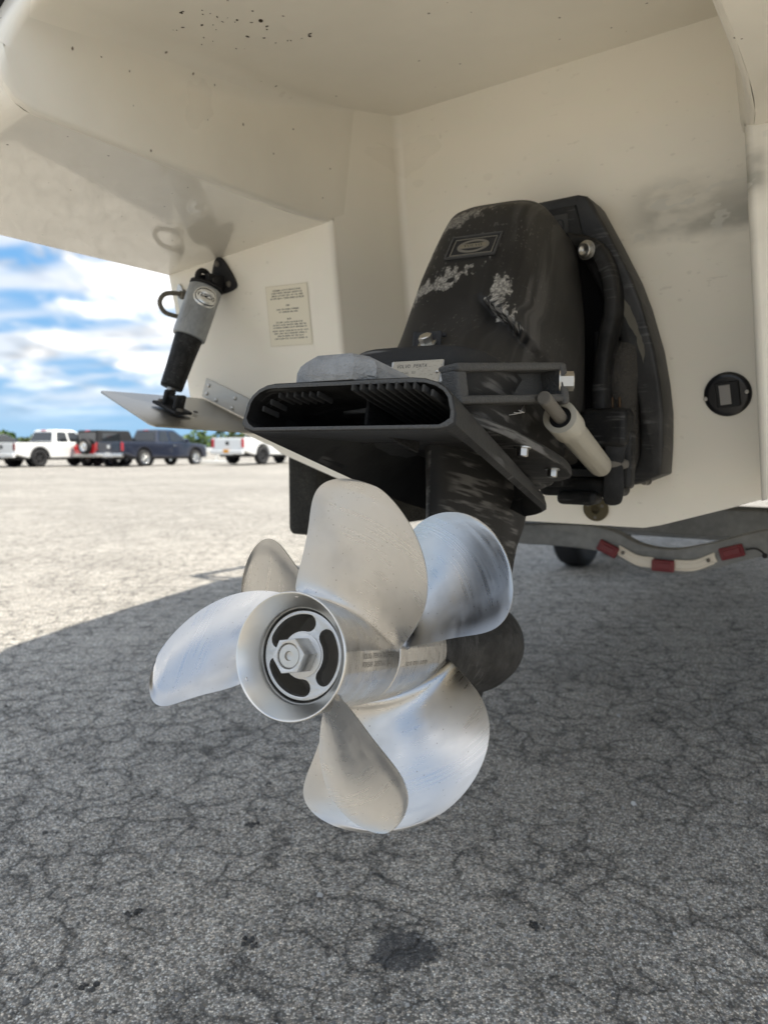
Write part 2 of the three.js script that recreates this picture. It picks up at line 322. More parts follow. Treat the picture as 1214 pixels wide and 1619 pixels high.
// ---------------------------------------------------------------- the boat (own axes: x starboard, y up, z aft; origin at the keel under the transom)
const BOAT_AT = V(0.411, 0.698, -1.492), BOAT_TURN = R(-35), RAKE = 0.2126;
const boat = thing('boat', 'cream fibreglass boat stern with swim platform overhanging the drive recess', 'boat');
boat.position.copy(BOAT_AT); boat.rotation.y = BOAT_TURN; boat.updateMatrixWorld(true);
const CX = -0.05, HALF = 0.368, ZA = 0.30, ZB = 0.1276;
const ceilY = (z) => 0.848 - 0.133 * z;
const under = (x) => 0.6 - 0.036 * clamp((Math.abs(x - CX) - 0.37) / 0.5, 0, 1);
const bottomY = (x) => 0.345 * Math.max(0, Math.abs(x - CX) - 0.16);
const planePt = (x, y, z0) => [x, y, z0 + RAKE * (y - 0.6)];
{
  // plan of the stern: outboard transom, rounded inner edge, recess wall, rounded corner, drive transom, and mirrored
  const half = [];
  for (let i = 0; i <= 10; i++) half.push([-0.868 + (0.868 - HALF - 0.014) * i / 10, ZA, 'a']);
  for (let i = 1; i <= 6; i++) { const a = (i / 6) * (Math.PI / 2); half.push([-HALF - 0.014 + 0.014 * Math.sin(a), ZA - 0.014 + 0.014 * Math.cos(a), 'w']); }
  const BC = { '-1': 0.316, '1': 0.385 };
  const wx = (t) => lerp(-HALF, -0.316, t), wz = (t) => lerp(ZA - 0.014, ZB + 0.02, t);
  for (let i = 1; i <= 5; i++) half.push([wx(i / 5), wz(i / 5), 'w']);
  for (let i = 1; i <= 6; i++) { const a = (i / 6) * (Math.PI / 2); half.push([-0.316 + 0.02 * (1 - Math.cos(a)), ZB + 0.02 - 0.02 * Math.sin(a), 'b']); }
  for (let i = 1; i <= 12; i++) half.push([-0.296 + 0.296 * i / 12, ZB, 'b']);
  const fit = (q) => { const ax = -q[0]; return q[2] === 'b' ? ax * (0.385 / 0.316) : q[2] === 'w' && ax < HALF ? lerp(HALF, 0.385, (HALF - ax) / (HALF - 0.316)) : ax; };   // the starboard wall of the recess runs straighter
  const path = [...half.map((q) => [CX + q[0], q[1], q[2], -1]), ...half.slice(0, -1).reverse().map((q) => [CX + fit(q), q[1], q[2], 1])];
  const sheets = { a: [], b: [] };
  const n = path.length - 1, rows = 22;
  const stern = grid(n, rows, (u, v, i) => {
    const [x, z0, kind, side] = path[i];
    const spread = kind === 'a' && Math.abs(x - CX) > 0.6 ? 0 : 0.05;
    const y0 = bottomY(x), y1 = kind === 'a' ? under(x) : kind === 'w' && z0 > 0.2862 ? 0.603 : ceilY(z0 + 0.02);
    const y = lerp(y0, y1, v);
    return planePt(x + side * spread * (0.6 - y) * (kind === 'b' ? Math.min(1, Math.abs(x - CX) / 0.3) : 1), y, z0);
  }, (u, v, q) => [q[0] * 0.95 + q[2] * 0.55, q[1] * 1.0]);
  // stained band, mildew and drips on the drive transom
  const st = tex(1024, 1024, (px, py, u, v) => {
    const x = u * 1.9 - 0.95, y = v * 0.9;                       // metres on the sheet
    const n1 = fbm(u * 9, v * 9, 5, 500), n2 = fbm(u * 34, v * 34, 4, 510), n3 = fbm(u * 120, v * 120, 3, 520), warp = (fbm(u * 14, v * 14, 4, 530) - 0.5) * 0.10;
    const inside = smoothstep(x, 0.07, 0.17) * (1 - smoothstep(x, 0.335, 0.36));
    const band = smoothstep(y, 0.50 + warp * 0.5, 0.53) * (1 - smoothstep(y, 0.545 + warp, 0.63 + warp)) * inside;
    const band2 = smoothstep(y, 0.38, 0.5) * (1 - smoothstep(y, 0.49, 0.56)) * inside * smoothstep(n1, 0.45, 0.7);
    const left = Math.exp(-Math.pow((x + 0.27) / 0.035, 2)) * smoothstep(y, 0.40, 0.46) * (1 - smoothstep(y, 0.50, 0.58)) * smoothstep(n2, 0.3, 0.6);
    const speck = 0.2 * smoothstep(n3, 0.78, 0.83) * smoothstep(fbm(u * 7, v * 7, 3, 540), 0.52, 0.66);
    const fl = smoothstep(fbm(u * 60, v * 60, 3, 550), 0.63, 0.68) * band;
    let d = 1 - 0.06 * n1;
    const g = clamp(band * (0.30 + 0.42 * smoothstep(n2, 0.25, 0.7)) + band2 * 0.30 + left * 0.45, 0, 0.75);
    let c = [0.91 * d, 0.855 * d, 0.735 * d];
    c = c.map((q, k) => lerp(q, [0.25, 0.235, 0.19][k], g));
    c = c.map((q, k) => lerp(q, [0.16, 0.12, 0.07][k], speck * 0.7));
    c = c.map((q, k) => lerp(q, [0.62, 0.60, 0.53][k], fl * 0.8));
    return c.map(S8);
  }, { srgb: true, repeat: false });
  const P = stern.attributes.position, U = stern.attributes.uv;
  for (let i = 0; i < P.count; i++) U.setXY(i, (P.getX(i) + 0.95) / 1.9, P.getY(i) / 0.9);
  M.sternGel = new THREE.MeshPhysicalMaterial({ map: st, roughnessMap: gelRough, roughness: 0.5, clearcoat: 0.35, clearcoatRoughness: 0.2 });
  mesh('transom', stern, M.sternGel, boat);

  // hull forward of the stern: bottom, topsides and deck as one lofted shell
  const prof = (z) => {
    const f = clamp(-z / 8.6, 0, 1), nar = 1 - Math.pow(f, 2.6), keel = 0.55 * Math.pow(f, 3.2);
    const h = z > -0.6 ? lerp(0.90, 1.5, clamp(-z / 0.6, 0, 1)) : lerp(1.5, 1.62, clamp((-0.6 - z) / 2, 0, 1));
    const wide = smoothstep(-z, -0.10, 0.55), ch = (0.873 + 0.13 * wide) * nar, sh = (0.95 + 0.35 * wide) * nar + 0.02, pad = 0.16 * nar + 0.01;
    const q = [[0, keel], [pad, keel], [lerp(pad, ch, 0.5), keel + 0.345 * (ch - pad) * 0.5], [ch, keel + 0.345 * (ch - pad)], [ch + 0.012, keel + 0.345 * (ch - pad) + 0.02], [lerp(ch, sh, 0.7) + 0.02 * nar, lerp(0.3, h, 0.45)], [sh, h - 0.03], [sh - 0.03, h], [sh * 0.6, h + 0.01], [0, h + 0.02]];
    return [...q.map(([x, y]) => [CX - x, y, z]), ...q.slice(1, -1).reverse().map(([x, y]) => [CX + x, y, z])];
  };
  const zs = [-0.008, -0.06, -0.14, -0.22, -0.3, -0.45, -0.6, -0.95, -1.4, -1.96, -2.3, -2.7, -3.4, -4.4, -5.4, -6.3, -7.2, -7.9, -8.3, -8.57];
  mesh('hull', boxUV(loft(zs.map(prof), { crease: 0.5 })), M.gel, boat);
  // the two stern quarters, from the hull to the outboard transoms
  for (const s of [-1, 1]) {
    const sec = (z) => { const xo = 0.868 + 0.07 * smoothstep(-z, -0.28, -0.08), xi = 0.42, yb = (x) => 0.345 * (x - 0.16); return [[xi, yb(xi)], [xo, yb(xo)], [xo, 0.563], [xo - 0.01, 0.60], [xi, 0.60]].map(([x, y]) => [CX + s * x, y, Math.min(z, ZA + RAKE * (y - 0.6) - 0.004)]); };
    const g = loft([-0.05, 0.0, 0.06, 0.12, 0.18, 0.23, 0.4].map(sec), { crease: 0.4 });
    mesh('stern_quarter', boxUV(g), M.gel, boat);
  }

  const tunnelW = (z) => z < 0.27 ? 0.316 + (z - 0.1476) * 0.376 + 0.012 * clamp((0.27 - z) / 0.03, 0, 1) : HALF - 0.006 + 0.0296 * (1 - Math.exp(-Math.max(0, z - 0.27) / 0.08)), rise = (z) => { const d = clamp(z - 0.885, 0, 0.078); return 0.08 - Math.sqrt(0.0064 - d * d); };
  // swim platform moulding: underside, tunnel over the drive, sides, rounded aft lip
  const AFT = 0.97, parts = [];
  for (const s of [-1, 1]) parts.push(grid(14, 40, (u, v) => { const z = lerp(ZA - 0.006, AFT, v), x = lerp(tunnelW(z) + 0.010, 0.868, u); return [CX + s * (x - (v > 0.85 ? 0.03 * ((v - 0.85) / 0.15) ** 2 * u : 0)), under(CX + x) + rise(z), z - 0.42 * smoothstep(z, 0.72, 0.96) * rise(z)]; }, (u, v, q) => [q[0], q[2]]));
  mesh('platform_underside', mergeGeometries(parts), M.gelGloss, boat);
  const arch = (z, grow = 0) => {                                // from the port lower edge over the ceiling to the starboard one
    const yc = ceilY(z) + grow, w = tunnelW(z) + grow, wS = z < 0.27 ? lerp(0.385, 0.362, clamp((z - 0.12) / 0.15, 0, 1)) : w, y0 = under(CX - w - 0.010) + rise(z), r = lerp(0.006, 0.055, smoothstep(z, 0.27, 0.62)), o = [], lean = 0.05 + 0.08 * (1 - smoothstep(z, 0.27, 0.5));
    const X = (y) => w - lean * (y - 0.6);
    for (let i = 0; i <= 4; i++) { const t = (i / 4 - 1) * Math.PI / 2; o.push([-w - 0.010 + 0.010 * Math.cos(t), y0 + 0.010 + 0.010 * Math.sin(t)]); }
    for (let i = 0; i <= 6; i++) { const y = lerp(y0 + 0.018, yc - r, i / 6); o.push([-X(y), y]); }
    for (let i = 1; i <= 8; i++) { const a = i / 8 * Math.PI / 2; o.push([-X(yc - r) + r * (1 - Math.cos(a)), yc - r + r * Math.sin(a)]); }
    const rk = 0.42 * smoothstep(z, 0.72, 0.96), zz = (y) => z - rk * (y - 0.6), c = o.map(([x, y]) => [CX + x, y, zz(y)]), m = [];
    for (let i = 1; i < 16; i++) m.push([lerp(o.at(-1)[0], -o.at(-1)[0] + wS - w, i / 16) + CX, yc, zz(yc)]);
    return [...c, ...m, ...o.slice().reverse().map(([x, y]) => [CX - x + wS - w, y, zz(y)])];
  };
  const rings = [];
  for (const z of [0.10, 0.13, 0.16, 0.20, 0.24, 0.27, 0.30, 0.35, 0.45, 0.55, 0.65, 0.75, 0.85, 0.89, 0.92, 0.94, 0.95]) rings.push(arch(z));
  for (let i = 1; i <= 5; i++) { const a = i / 5 * Math.PI / 2; rings.push(arch(0.95 + 0.02 * Math.sin(a), 0.02 * (1 - Math.cos(a)))); }
  rings.push(arch(0.97, 0.035));
  const tunnel = loft(rings, { closed: false, caps: false });
  mesh('platform_ceiling', boxUV(tunnel, 0.8), M.gel, boat);
  const top = [];
  const out = (z) => 0.868 - (z > 0.83 ? 0.03 * ((z - 0.83) / 0.11) ** 2 : 0);
  const side = [[0.564, 0], [0.60, 0.012], [0.80, 0.02], [0.88, 0.01], [0.90, -0.02]];
  for (const s of [-1, 1]) top.push(grid(10, 4, (u, v, i, j) => { const z = lerp(-0.03, AFT, u) - Math.max(0, u - 0.7) / 0.3 * 0.42 * (side[j][0] - 0.6); return [CX + s * (out(z) + side[j][1]), side[j][0], z]; }));
  top.push(grid(12, 8, (u, v) => { const z = lerp(-0.03, AFT - 0.126, v); return [CX + lerp(-1, 1, u) * (out(z) - 0.02), 0.90, z]; }));
  // aft face round the tunnel mouth
  const mouth = arch(0.97, 0.035), k = mouth.length;
  top.push(grid(k - 1, 1, (u, v, i, j) => { const q = mouth[i]; if (!j) return q; const sx = q[0] - CX; return Math.abs(sx) > HALF - 0.005 && q[1] < 0.72 ? [CX + Math.sign(sx) * 0.85, q[1] < 0.62 ? under(-0.9) : q[1] * 1.15, 0.971] : [CX + sx * 1.9, 0.90, 0.86]; }));
  mesh('platform_deck', mergeGeometries(top.map((g) => boxUV(g))), M.gel, boat);
  const rail = arch(0.98, 0.058).filter((q, i) => i > 3 && i < k - 4);
  mesh('rub_rail', new THREE.TubeGeometry(new THREE.CatmullRomCurve3(rail.map((q) => V(...q))), 80, 0.022, 10), M.rubber, boat);
  // splashes of dried mud near the mouth of the tunnel
  { const fl = []; for (let i = 0; i < 70; i++) { const z = 0.90 - Math.pow(rnd(), 1.4) * 0.34, x = CX - rr(0.15, 0.29), y = ceilY(z) - 0.0006, r = rr(0.0006, 0.0024) * (rnd() < 0.1 ? 1.5 : 1), g = new THREE.CircleGeometry(r, 7).rotateX(Math.PI / 2).scale(rr(0.4, 1.1), 1, rr(0.6, 2)).rotateY(rnd() * 3).translate(x - 0.03, y, z); fl.push(g); }
    const o = mesh('mud_speck', mergeGeometries(fl), new THREE.MeshStandardMaterial({ color: new THREE.Color().setRGB(0.05, 0.035, 0.022), roughness: 0.9 }), boat); o.userData.kind = 'stuff'; }
  // cockpit enclosure and hard top forward of the platform
  const cab = [[0.12, 0.92], [0.10, 1.22], [-0.02, 1.36], [-0.15, 1.50], [-0.33, 1.74], [-0.6, 1.98], [-1.1, 2.30], [-1.67, 2.62], [-2.39, 3.0], [-3.3, 3.04], [-4.6, 2.95], [-5.6, 2.1], [-6.2, 1.64]].map(([z, h]) => { const w = (0.95 + 0.34 * smoothstep(-z, -0.10, 0.55)) * (1 - Math.pow(clamp(-z / 8.6, 0, 1), 4)) - 0.01; return [[-w, 0.90], [-w, h - 0.06], [-w + 0.06, h], [0, h + 0.04], [w - 0.06, h], [w, h - 0.06], [w, 0.90]].map(([x, y]) => [CX + x, y, z]); });
  mesh('cabin', boxUV(loft(cab, { crease: 0.6 })), M.gel, boat);
  // antenna arch over the hard top
  const bow = [];
  for (const z of [-2.56, -3.05]) bow.push(tube([[CX - 1.26, 2.9, z], [CX - 1.29, 3.35, z], [CX - 1.26, 3.56, z], [CX, 3.68, z], [CX + 1.26, 3.56, z], [CX + 1.29, 3.35, z], [CX + 1.26, 2.9, z]], 0.025, 60, 8));
  bow.push(tube([[CX - 1.27, 3.5, -2.56], [CX - 1.27, 3.52, -2.8], [CX - 1.27, 3.5, -3.05]], 0.04, 8, 8));
  mesh('canopy_frame', mergeGeometries(bow), M.bolt, boat);
}
// stern eye on the outboard transom
{
  const c = [-0.888, 0.492, 0.2785];
  const o = mesh('stern_eye', tube([[-0.879, 0.515, 0.27], [-0.881, 0.515, 0.31], [-0.886, 0.508, 0.334], [-0.889, 0.49, 0.344], [-0.893, 0.472, 0.330], [-0.893, 0.466, 0.30], [-0.891, 0.466, 0.262]], 0.0055, 60, 12), M.darkSteel, boat);
  const pl = []; for (let i = 0; i < 24; i++) { const a = i / 24 * Math.PI * 2; pl.push([0.014 * Math.cos(a), 0.05 * Math.sin(a)]); }
  mesh('backing_plate', put(extrude(pl, 0.004, 0.0012), -0.886, 0.492, 0.2775, -Math.atan(RAKE) * -1, 0, 0), M.bolt, o);
  for (const [x, y, z] of [[-0.879, 0.515, 0.283], [-0.891, 0.466, 0.272]]) mesh('nut', bolt([x, y, z], [0, -RAKE, 1], 0.010, 0.008), M.darkSteel, o);
}
// caution label: rows of small capitals too worn to read
{
  const cv = document.createElement('canvas'); cv.width = 384; cv.height = 512; const c = cv.getContext('2d');
  c.fillStyle = '#e9e1cc'; c.fillRect(0, 0, 384, 512); c.strokeStyle = '#b8ae98'; c.lineWidth = 2; c.strokeRect(4, 4, 376, 504);
  c.fillStyle = '#35322d';
  const line = (y, w, bold) => { let x = 192 - w / 2; const e = 192 + w / 2; while (x < e) { const n = 2 + Math.floor(rnd() * 7); for (let k = 0; k < n && x < e; k++) { const h = 11 + (bold ? 2 : 0); c.fillRect(x, y, 2.2, h); if (rnd() < 0.6) c.fillRect(x, y, 6.5, 2.4); if (rnd() < 0.55) c.fillRect(x, y + h / 2 - 1, 6.5, 2.2); if (rnd() < 0.55) c.fillRect(x, y + h - 2.4, 6.5, 2.4); if (rnd() < 0.6) c.fillRect(x + 5.2, y, 2.2, h); x += 9; } x += 7; } };
  [[36, 250], [58, 275], [80, 280], [102, 300]].forEach((a) => line(a[0], a[1], 1)); line(164, 30, 1); [[196, 205], [218, 170]].forEach((a) => line(...a)); line(276, 30, 1);
  [[304, 240], [326, 300], [348, 300], [376, 320], [398, 290], [420, 235], [442, 290]].forEach((a) => line(...a));
  const t = new THREE.CanvasTexture(cv); t.colorSpace = THREE.SRGBColorSpace;
  const a = [-0.6175, 0.5015], b = [-0.500, 0.497], e = [-0.508, 0.374], d = [-0.628, 0.378];
  const g = grid(4, 4, (u, v) => { const x = lerp(lerp(d[0], e[0], u), lerp(a[0], b[0], u), v), y = lerp(lerp(d[1], e[1], u), lerp(a[1], b[1], u), v); const q = planePt(x, y, ZA); q[2] += 0.0015; return q; });
  mesh('caution_label', g, new THREE.MeshStandardMaterial({ map: t, roughness: 0.55 }), boat);
}
// trim tab with its actuator
{
  const P1 = V(-0.872, 0.278, 0.236), P2 = V(-0.655, 0.190, 0.222), tip = V(-0.890, 0.286, 0.522), inn = V(-0.706, 0.21, 0.546), in2 = V(-0.60, 0.170, 0.546);
  const ax = P2.clone().sub(P1).normalize(), az = tip.clone().sub(P1); az.addScaledVector(ax, -az.dot(ax)).normalize(); const ay = az.clone().cross(ax).normalize();
  const fr = new THREE.Matrix4().makeBasis(ax, ay, az).setPosition(P1), w = P2.distanceTo(P1), L = tip.clone().sub(P1).dot(az);
  const tab = mesh('trim_tab', put(extrude([[0, 0], [-0.017, -L + 0.02], [-0.016, -L + 0.006], [-0.008, -L], [0.176, -L - 0.024], [0.19, -L - 0.018], [w, 0]].map(([x, y]) => [x, -y]), 0.0032, 0.0008), 0, -0.0016, 0, Math.PI / 2, 0, 0).applyMatrix4(new THREE.Matrix4().makeScale(1, 1, 1)).applyMatrix4(fr), M.tabSteel, boat);
  const br = mesh('hinge_strip', rbox(w - 0.003, 0.046, 0.003, 0.001).translate(w / 2, 0.027, 0.006).applyMatrix4(fr), M.tabSteel, tab);
  for (const [x, y] of [[0.016, 0.036], [0.016, 0.016], [0.05, 0.012], [0.105, 0.036], [0.105, 0.012], [0.15, 0.036]]) { const s = lathe([[0.005, 0], [0.0045, 0.0016], [0.003, 0.0028], [0, 0.0034]], [x, y, 0.0075], [x, y, 1], 14).applyMatrix4(fr); mesh('screw', s, M.bolt, tab); }
  mesh('screw', lathe([[0.006, 0], [0.004, 0.003], [0, 0.0035]], [0.115, 0.002, 0.13], [0.115, 1, 0.13], 14).applyMatrix4(fr), M.darkSteel, tab);
  // actuator: bracket on the transom, grey cylinder, black boot, ram, bracket on the tab
  const top = [-0.752, 0.512, 0.325], low = [-0.787, 0.268, 0.408];
  const at = (t) => [0, 1, 2].map((k) => lerp(top[k], low[k], t)), TR = 0.036;
  const body = mesh('trim_actuator', lathe([[0, 0], [TR - 0.004, 0], [TR, 0.003], [TR, 0.115], [TR - 0.002, 0.118], [0, 0.118]], at(0.02), low, 40), new THREE.MeshStandardMaterial({ map: rep(zincTone, 3), color: new THREE.Color().setRGB(1.25, 1.27, 1.3), roughness: 0.5, metalness: 0.3 }), boat);
  mesh('boot', lathe([[0.0, 0], [0.029, 0], [0.030, 0.006], [0.027, 0.05], [0.0245, 0.118], [0.0235, 0.123], [0.0, 0.123]], at(0.455), low, 36), M.black, body);
  mesh('cap', lathe([[0, 0], [TR + 0.0005, 0], [TR + 0.0005, 0.006], [0, 0.006]], at(-0.005), low, 36), M.rubber, body);
  mesh('ram', rod(at(0.82), at(0.97), 0.0085), M.castSteel, body);
  const n = [0, -RAKE, 1];
  const tri = extrude(spline([[-0.034, -0.028], [0.036, -0.028], [0.044, -0.020], [0.010, 0.042], [-0.006, 0.042]], 40, true).map((q) => [q[0], q[1]]), 0.007, 0.002);
  const bm = new THREE.Matrix4().makeBasis(V(1, 0, 0), V(0, 1, RAKE).normalize(), V(0, -RAKE, 1).normalize()).setPosition(V(-0.742, 0.535, 0.2872));
  mesh('upper_bracket', mergeGeometries([boxUV(tri.applyMatrix4(bm)), boxUV(rbox(0.012, 0.03, 0.045, 0.004).translate(-0.737, 0.522, 0.315)), boxUV(rbox(0.012, 0.034, 0.045, 0.004).translate(-0.772, 0.524, 0.315)), boxUV(new THREE.TorusGeometry(0.017, 0.006, 10, 24).rotateY(Math.PI / 2).translate(-0.756, 0.528, 0.33)), boxUV(rod([-0.79, 0.52, 0.328], [-0.722, 0.52, 0.328], 0.007)), boxUV(rbox(0.03, 0.022, 0.03, 0.005).translate(-0.757, 0.512, 0.326))]), M.rubber, body);
  for (const [x, y] of [[-0.716, 0.518], [-0.742, 0.563]]) mesh('screw', lathe([[0.007, 0], [0.006, 0.003], [0, 0.004]], [x, y, 0.2965 + RAKE * (y - 0.535)], [x, y - RAKE, 1.29], 14), M.darkSteel, body);
  const lb = [rbox(0.075, 0.007, 0.05, 0.003).translate(0.1, 0.006, 0.185), rbox(0.010, 0.032, 0.028, 0.004).translate(0.083, 0.024, 0.185), rbox(0.010, 0.032, 0.028, 0.004).translate(0.117, 0.024, 0.185), rod([0.072, 0.028, 0.185], [0.128, 0.028, 0.185], 0.006)];
  mesh('lower_bracket', merge(lb.map((g) => g.applyMatrix4(fr))), M.rubber, body);
  for (const x of [0.070, 0.130]) mesh('screw', lathe([[0.007, 0], [0.006, 0.004], [0, 0.005]], [x, 0.0095, 0.192], [x, 1, 0.192], 14).applyMatrix4(fr), M.darkSteel, body);
  // oval maker's badge wrapped on the cylinder: tail of a name in dark letters on chrome
  const cv = document.createElement('canvas'); cv.width = 256; cv.height = 192; const c = cv.getContext('2d');
  c.fillStyle = '#e9e9e6'; c.fillRect(0, 0, 256, 192); c.strokeStyle = '#22262a'; c.lineWidth = 10; c.beginPath(); c.ellipse(128, 96, 104, 76, 0, 0, 7); c.stroke();
  c.fillStyle = '#15171a'; c.font = 'bold 52px sans-serif'; c.textAlign = 'center'; c.fillText('LENCO', 128, 120);
  const bt = new THREE.CanvasTexture(cv); bt.colorSpace = THREE.SRGBColorSpace;
  const dirA = V(...low).sub(V(...top)).normalize(), e1 = V(0.52, 0, 0.85).addScaledVector(dirA, -V(0.52, 0, 0.85).dot(dirA)).normalize(), e2 = dirA.clone().cross(e1), base = V(...at(0.13)), bp = [], bu = [], bi = [];
  const NB = 32; bp.push(...base.clone().addScaledVector(e1, TR + 0.0026).toArray()); bu.push(0.5, 0.5);
  for (let r = 1; r <= 4; r++) for (let i = 0; i < NB; i++) { const a = i / NB * Math.PI * 2, h = 0.0215 * Math.sin(a) * r / 4, th = 0.80 * Math.cos(a) * r / 4 - 0.55, rad = TR + (r === 4 ? 0.0004 : 0.0026); bp.push(...base.clone().addScaledVector(dirA, -h).addScaledVector(e1, rad * Math.cos(th)).addScaledVector(e2, rad * Math.sin(th)).toArray()); bu.push(0.5 - 0.5 * Math.cos(a) * r / 4, 0.5 - 0.5 * Math.sin(a) * r / 4); }
  for (let i = 0; i < NB; i++) { bi.push(0, 1 + i, 1 + (i + 1) % NB); for (let r = 0; r < 3; r++) { const a = 1 + r * NB + i, b = 1 + r * NB + (i + 1) % NB; bi.push(a, a + NB, b + NB, a, b + NB, b); } }
  const bg = new THREE.BufferGeometry(); bg.setAttribute('position', new THREE.Float32BufferAttribute(bp, 3)); bg.setAttribute('uv', new THREE.Float32BufferAttribute(bu, 2)); bg.setIndex(bi); bg.computeVertexNormals();
  mesh('badge', bg, new THREE.MeshStandardMaterial({ map: bt, roughness: 0.25, metalness: 0.6 }), body);
}
// round black fitting with a clear window, and the drain plug, on the drive transom
const rakeTo = (x, y, off = 0) => new THREE.Matrix4().makeBasis(V(1, 0, 0), V(0, 1, RAKE).normalize(), V(0, -RAKE, 1).normalize()).setPosition(V(...planePt(x, y, ZB)).addScaledVector(V(0, -RAKE, 1).normalize(), off));
{
  const m = rakeTo(0.268, 0.249);
  const o = mesh('round_fitting', lathe([[0.0385, 0], [0.0385, 0.004], [0.036, 0.0075], [0.030, 0.009], [0, 0.009]].map((q) => q), [0, 0, 0], [0, 0, 1], 56).applyMatrix4(m), new THREE.MeshStandardMaterial({ color: new THREE.Color().setRGB(0.008, 0.008, 0.010), roughness: 0.28 }), boat);
  mesh('housing', rbox(0.038, 0.044, 0.010, 0.003).rotateZ(0.1).translate(0.002, 0.001, 0.011).applyMatrix4(m), M.rubber, o);
  mesh('sensor_window', rbox(0.018, 0.034, 0.004, 0.0008).rotateZ(0.1).translate(-0.0015, 0.001, 0.0158).applyMatrix4(m), new THREE.MeshStandardMaterial({ color: new THREE.Color().setRGB(0.30, 0.285, 0.265), roughness: 0.25 }), o);
  for (const [x, y] of [[0.031, 0.004], [-0.035, -0.006]]) mesh('screw', lathe([[0.0038, 0], [0.0034, 0.002], [0.0014, 0.0024], [0.0013, 0.001], [0, 0.001]], [x, y, 0.0078], [x, y, 1], 16).applyMatrix4(m), M.bolt, o);
  const d = rakeTo(0.024, 0.034);
  const brass = new THREE.MeshStandardMaterial({ color: new THREE.Color().setRGB(0.12, 0.10, 0.055), roughness: 0.65, metalness: 0.5, bumpMap: rep(grain, 8), bumpScale: 0.001 });
  const plug = mesh('drain_plug', lathe([[0.0255, 0], [0.0255, 0.004], [0.023, 0.0065], [0.010, 0.0075], [0.008, 0.0065], [0.008, 0.001], [0, 0.001]], [0, 0, 0], [0, 0, 1], 48).applyMatrix4(d), brass, boat);
  for (let i = 0; i < 3; i++) { const a = 0.5 + i * 2.09; mesh('screw', lathe([[0.0035, 0], [0.003, 0.0012], [0, 0.0014]], [0.017 * Math.cos(a), 0.017 * Math.sin(a), 0.007], [0.017 * Math.cos(a), 0.017 * Math.sin(a), 1], 12).applyMatrix4(d), M.darkSteel, plug); }
}

// ---------------------------------------------------------------- the stern drive (own axes: x starboard, y up, z aft along the propeller shaft)
const drive = thing('stern_drive', 'weathered black stern drive leg with two stainless propellers below the cream transom', 'boat drive');
drive.position.set(-0.086, 0.665, -0.647);
drive.rotation.order = 'YXZ'; drive.rotation.y = R(-26); drive.rotation.x = R(-12.42);
drive.updateMatrixWorld(true);
const toDrive = drive.matrixWorld.clone().invert().multiply(boat.matrixWorld);
const B = (g) => g.applyMatrix4(toDrive);                         // a shape given in the boat's axes
const bp = (x, y, z) => V(x, y, z).applyMatrix4(toDrive).toArray();

// --- propellers
function blade(q, hand, th0, rh = 0.045) {
  const [Rt, pitch, r1, r2, z0] = q, te = q.slice(5, 10), le = q.slice(10, 15), nr = 44, nc = 26;
  const cubic = (c, t) => { const w = (t + 1 - Math.sqrt(Math.max(0, 1 - t))) / 2; let s = 0; for (let i = 0; i < 5; i++) { let l = 1; for (let j = 0; j < 5; j++) if (j !== i) l *= (w - j / 4) / (i / 4 - j / 4); s += c[i] * l; } return s; };
  const pt = (t, v) => {
    const r = rh + (Rt - rh) * t, s = lerp(cubic(te, t), cubic(le, t), v), ph = Math.atan(pitch / (2 * Math.PI * r)), th = th0 + hand * s * Math.cos(ph) / r;
    return V(r * Math.cos(th), r * Math.sin(th), z0 - s * Math.sin(ph) + r1 * (r - rh) + r2 * (r - rh) ** 2);
  };
  const side = (sg) => grid(nr, nc, (a, v) => {
    const t = 1 - (1 - a) ** 1.6, e = 1e-3, p = pt(t, v), ch = pt(t, 0).distanceTo(pt(t, 1));
    const du = pt(Math.min(1, t + e), v).sub(pt(Math.max(0, t - e), v)), dv = pt(t, Math.min(1, v + e)).sub(pt(t, Math.max(0, v - e)));
    let n = du.cross(dv); if (n.lengthSq() < 1e-14) n = V(0, 0, 1); n.normalize(); if (n.z < 0) n.negate();
    const r = Math.hypot(p.x, p.y), w = 1 - (2 * v - 1) ** 2, body = lerp(0.0030, 0.0010, t) * w * Math.min(1, ch / 0.09) + 0.0009 * Math.min(1, ch / 0.015), fil = 0.012 * Math.exp(-Math.max(0, r - 0.0545) / 0.0055) * Math.pow(w, 0.25) * smoothstep(r, 0.045, 0.056);
    const camber = 0.004 * w * Math.min(1, ch / 0.08) - 0.0025 * (1 - smoothstep(v, 0.0, 0.16)) * smoothstep(t, 0.1, 0.5);
    p.addScaledVector(n, sg * (body + fil) - camber); const q = Math.hypot(p.x, p.y); if (p.z > -0.034 && q < 0.0528) { p.x *= 0.0528 / q; p.y *= 0.0528 / q; } if (q < 0.059) p.z = Math.min(p.z, -0.0045); return p.toArray();
  }, (a, v, p) => [v * 0.13, a * 0.13]);
  const f = side(1), b = side(-1), ix = [...b.index.array];
  for (let i = 0; i < ix.length; i += 3) [ix[i + 1], ix[i + 2]] = [ix[i + 2], ix[i + 1]];
  b.setIndex(ix); b.computeVertexNormals();
  // rim strip that closes the edge
  const F = f.attributes.position, K = b.attributes.position, W = nr + 1, loop = [];
  for (let i = 0; i <= nr; i++) loop.push(i); for (let j = 1; j <= nc; j++) loop.push(j * W + nr); for (let i = nr - 1; i >= 0; i--) loop.push(nc * W + i);
  const strip = grid(loop.length - 1, 1, (u, v, i, j) => { const A = j ? K : F; return [A.getX(loop[i]), A.getY(loop[i]), A.getZ(loop[i])]; });
  return mergeGeometries([f, b, strip]);
}
const QA = [0.171, 0.4817, 0.0879, 0.4183, -0.0511, -0.0527, -0.063, -0.0731, -0.0804, -0.0355, 0.0899, 0.0727, 0.0556, 0.0137, -0.0355];
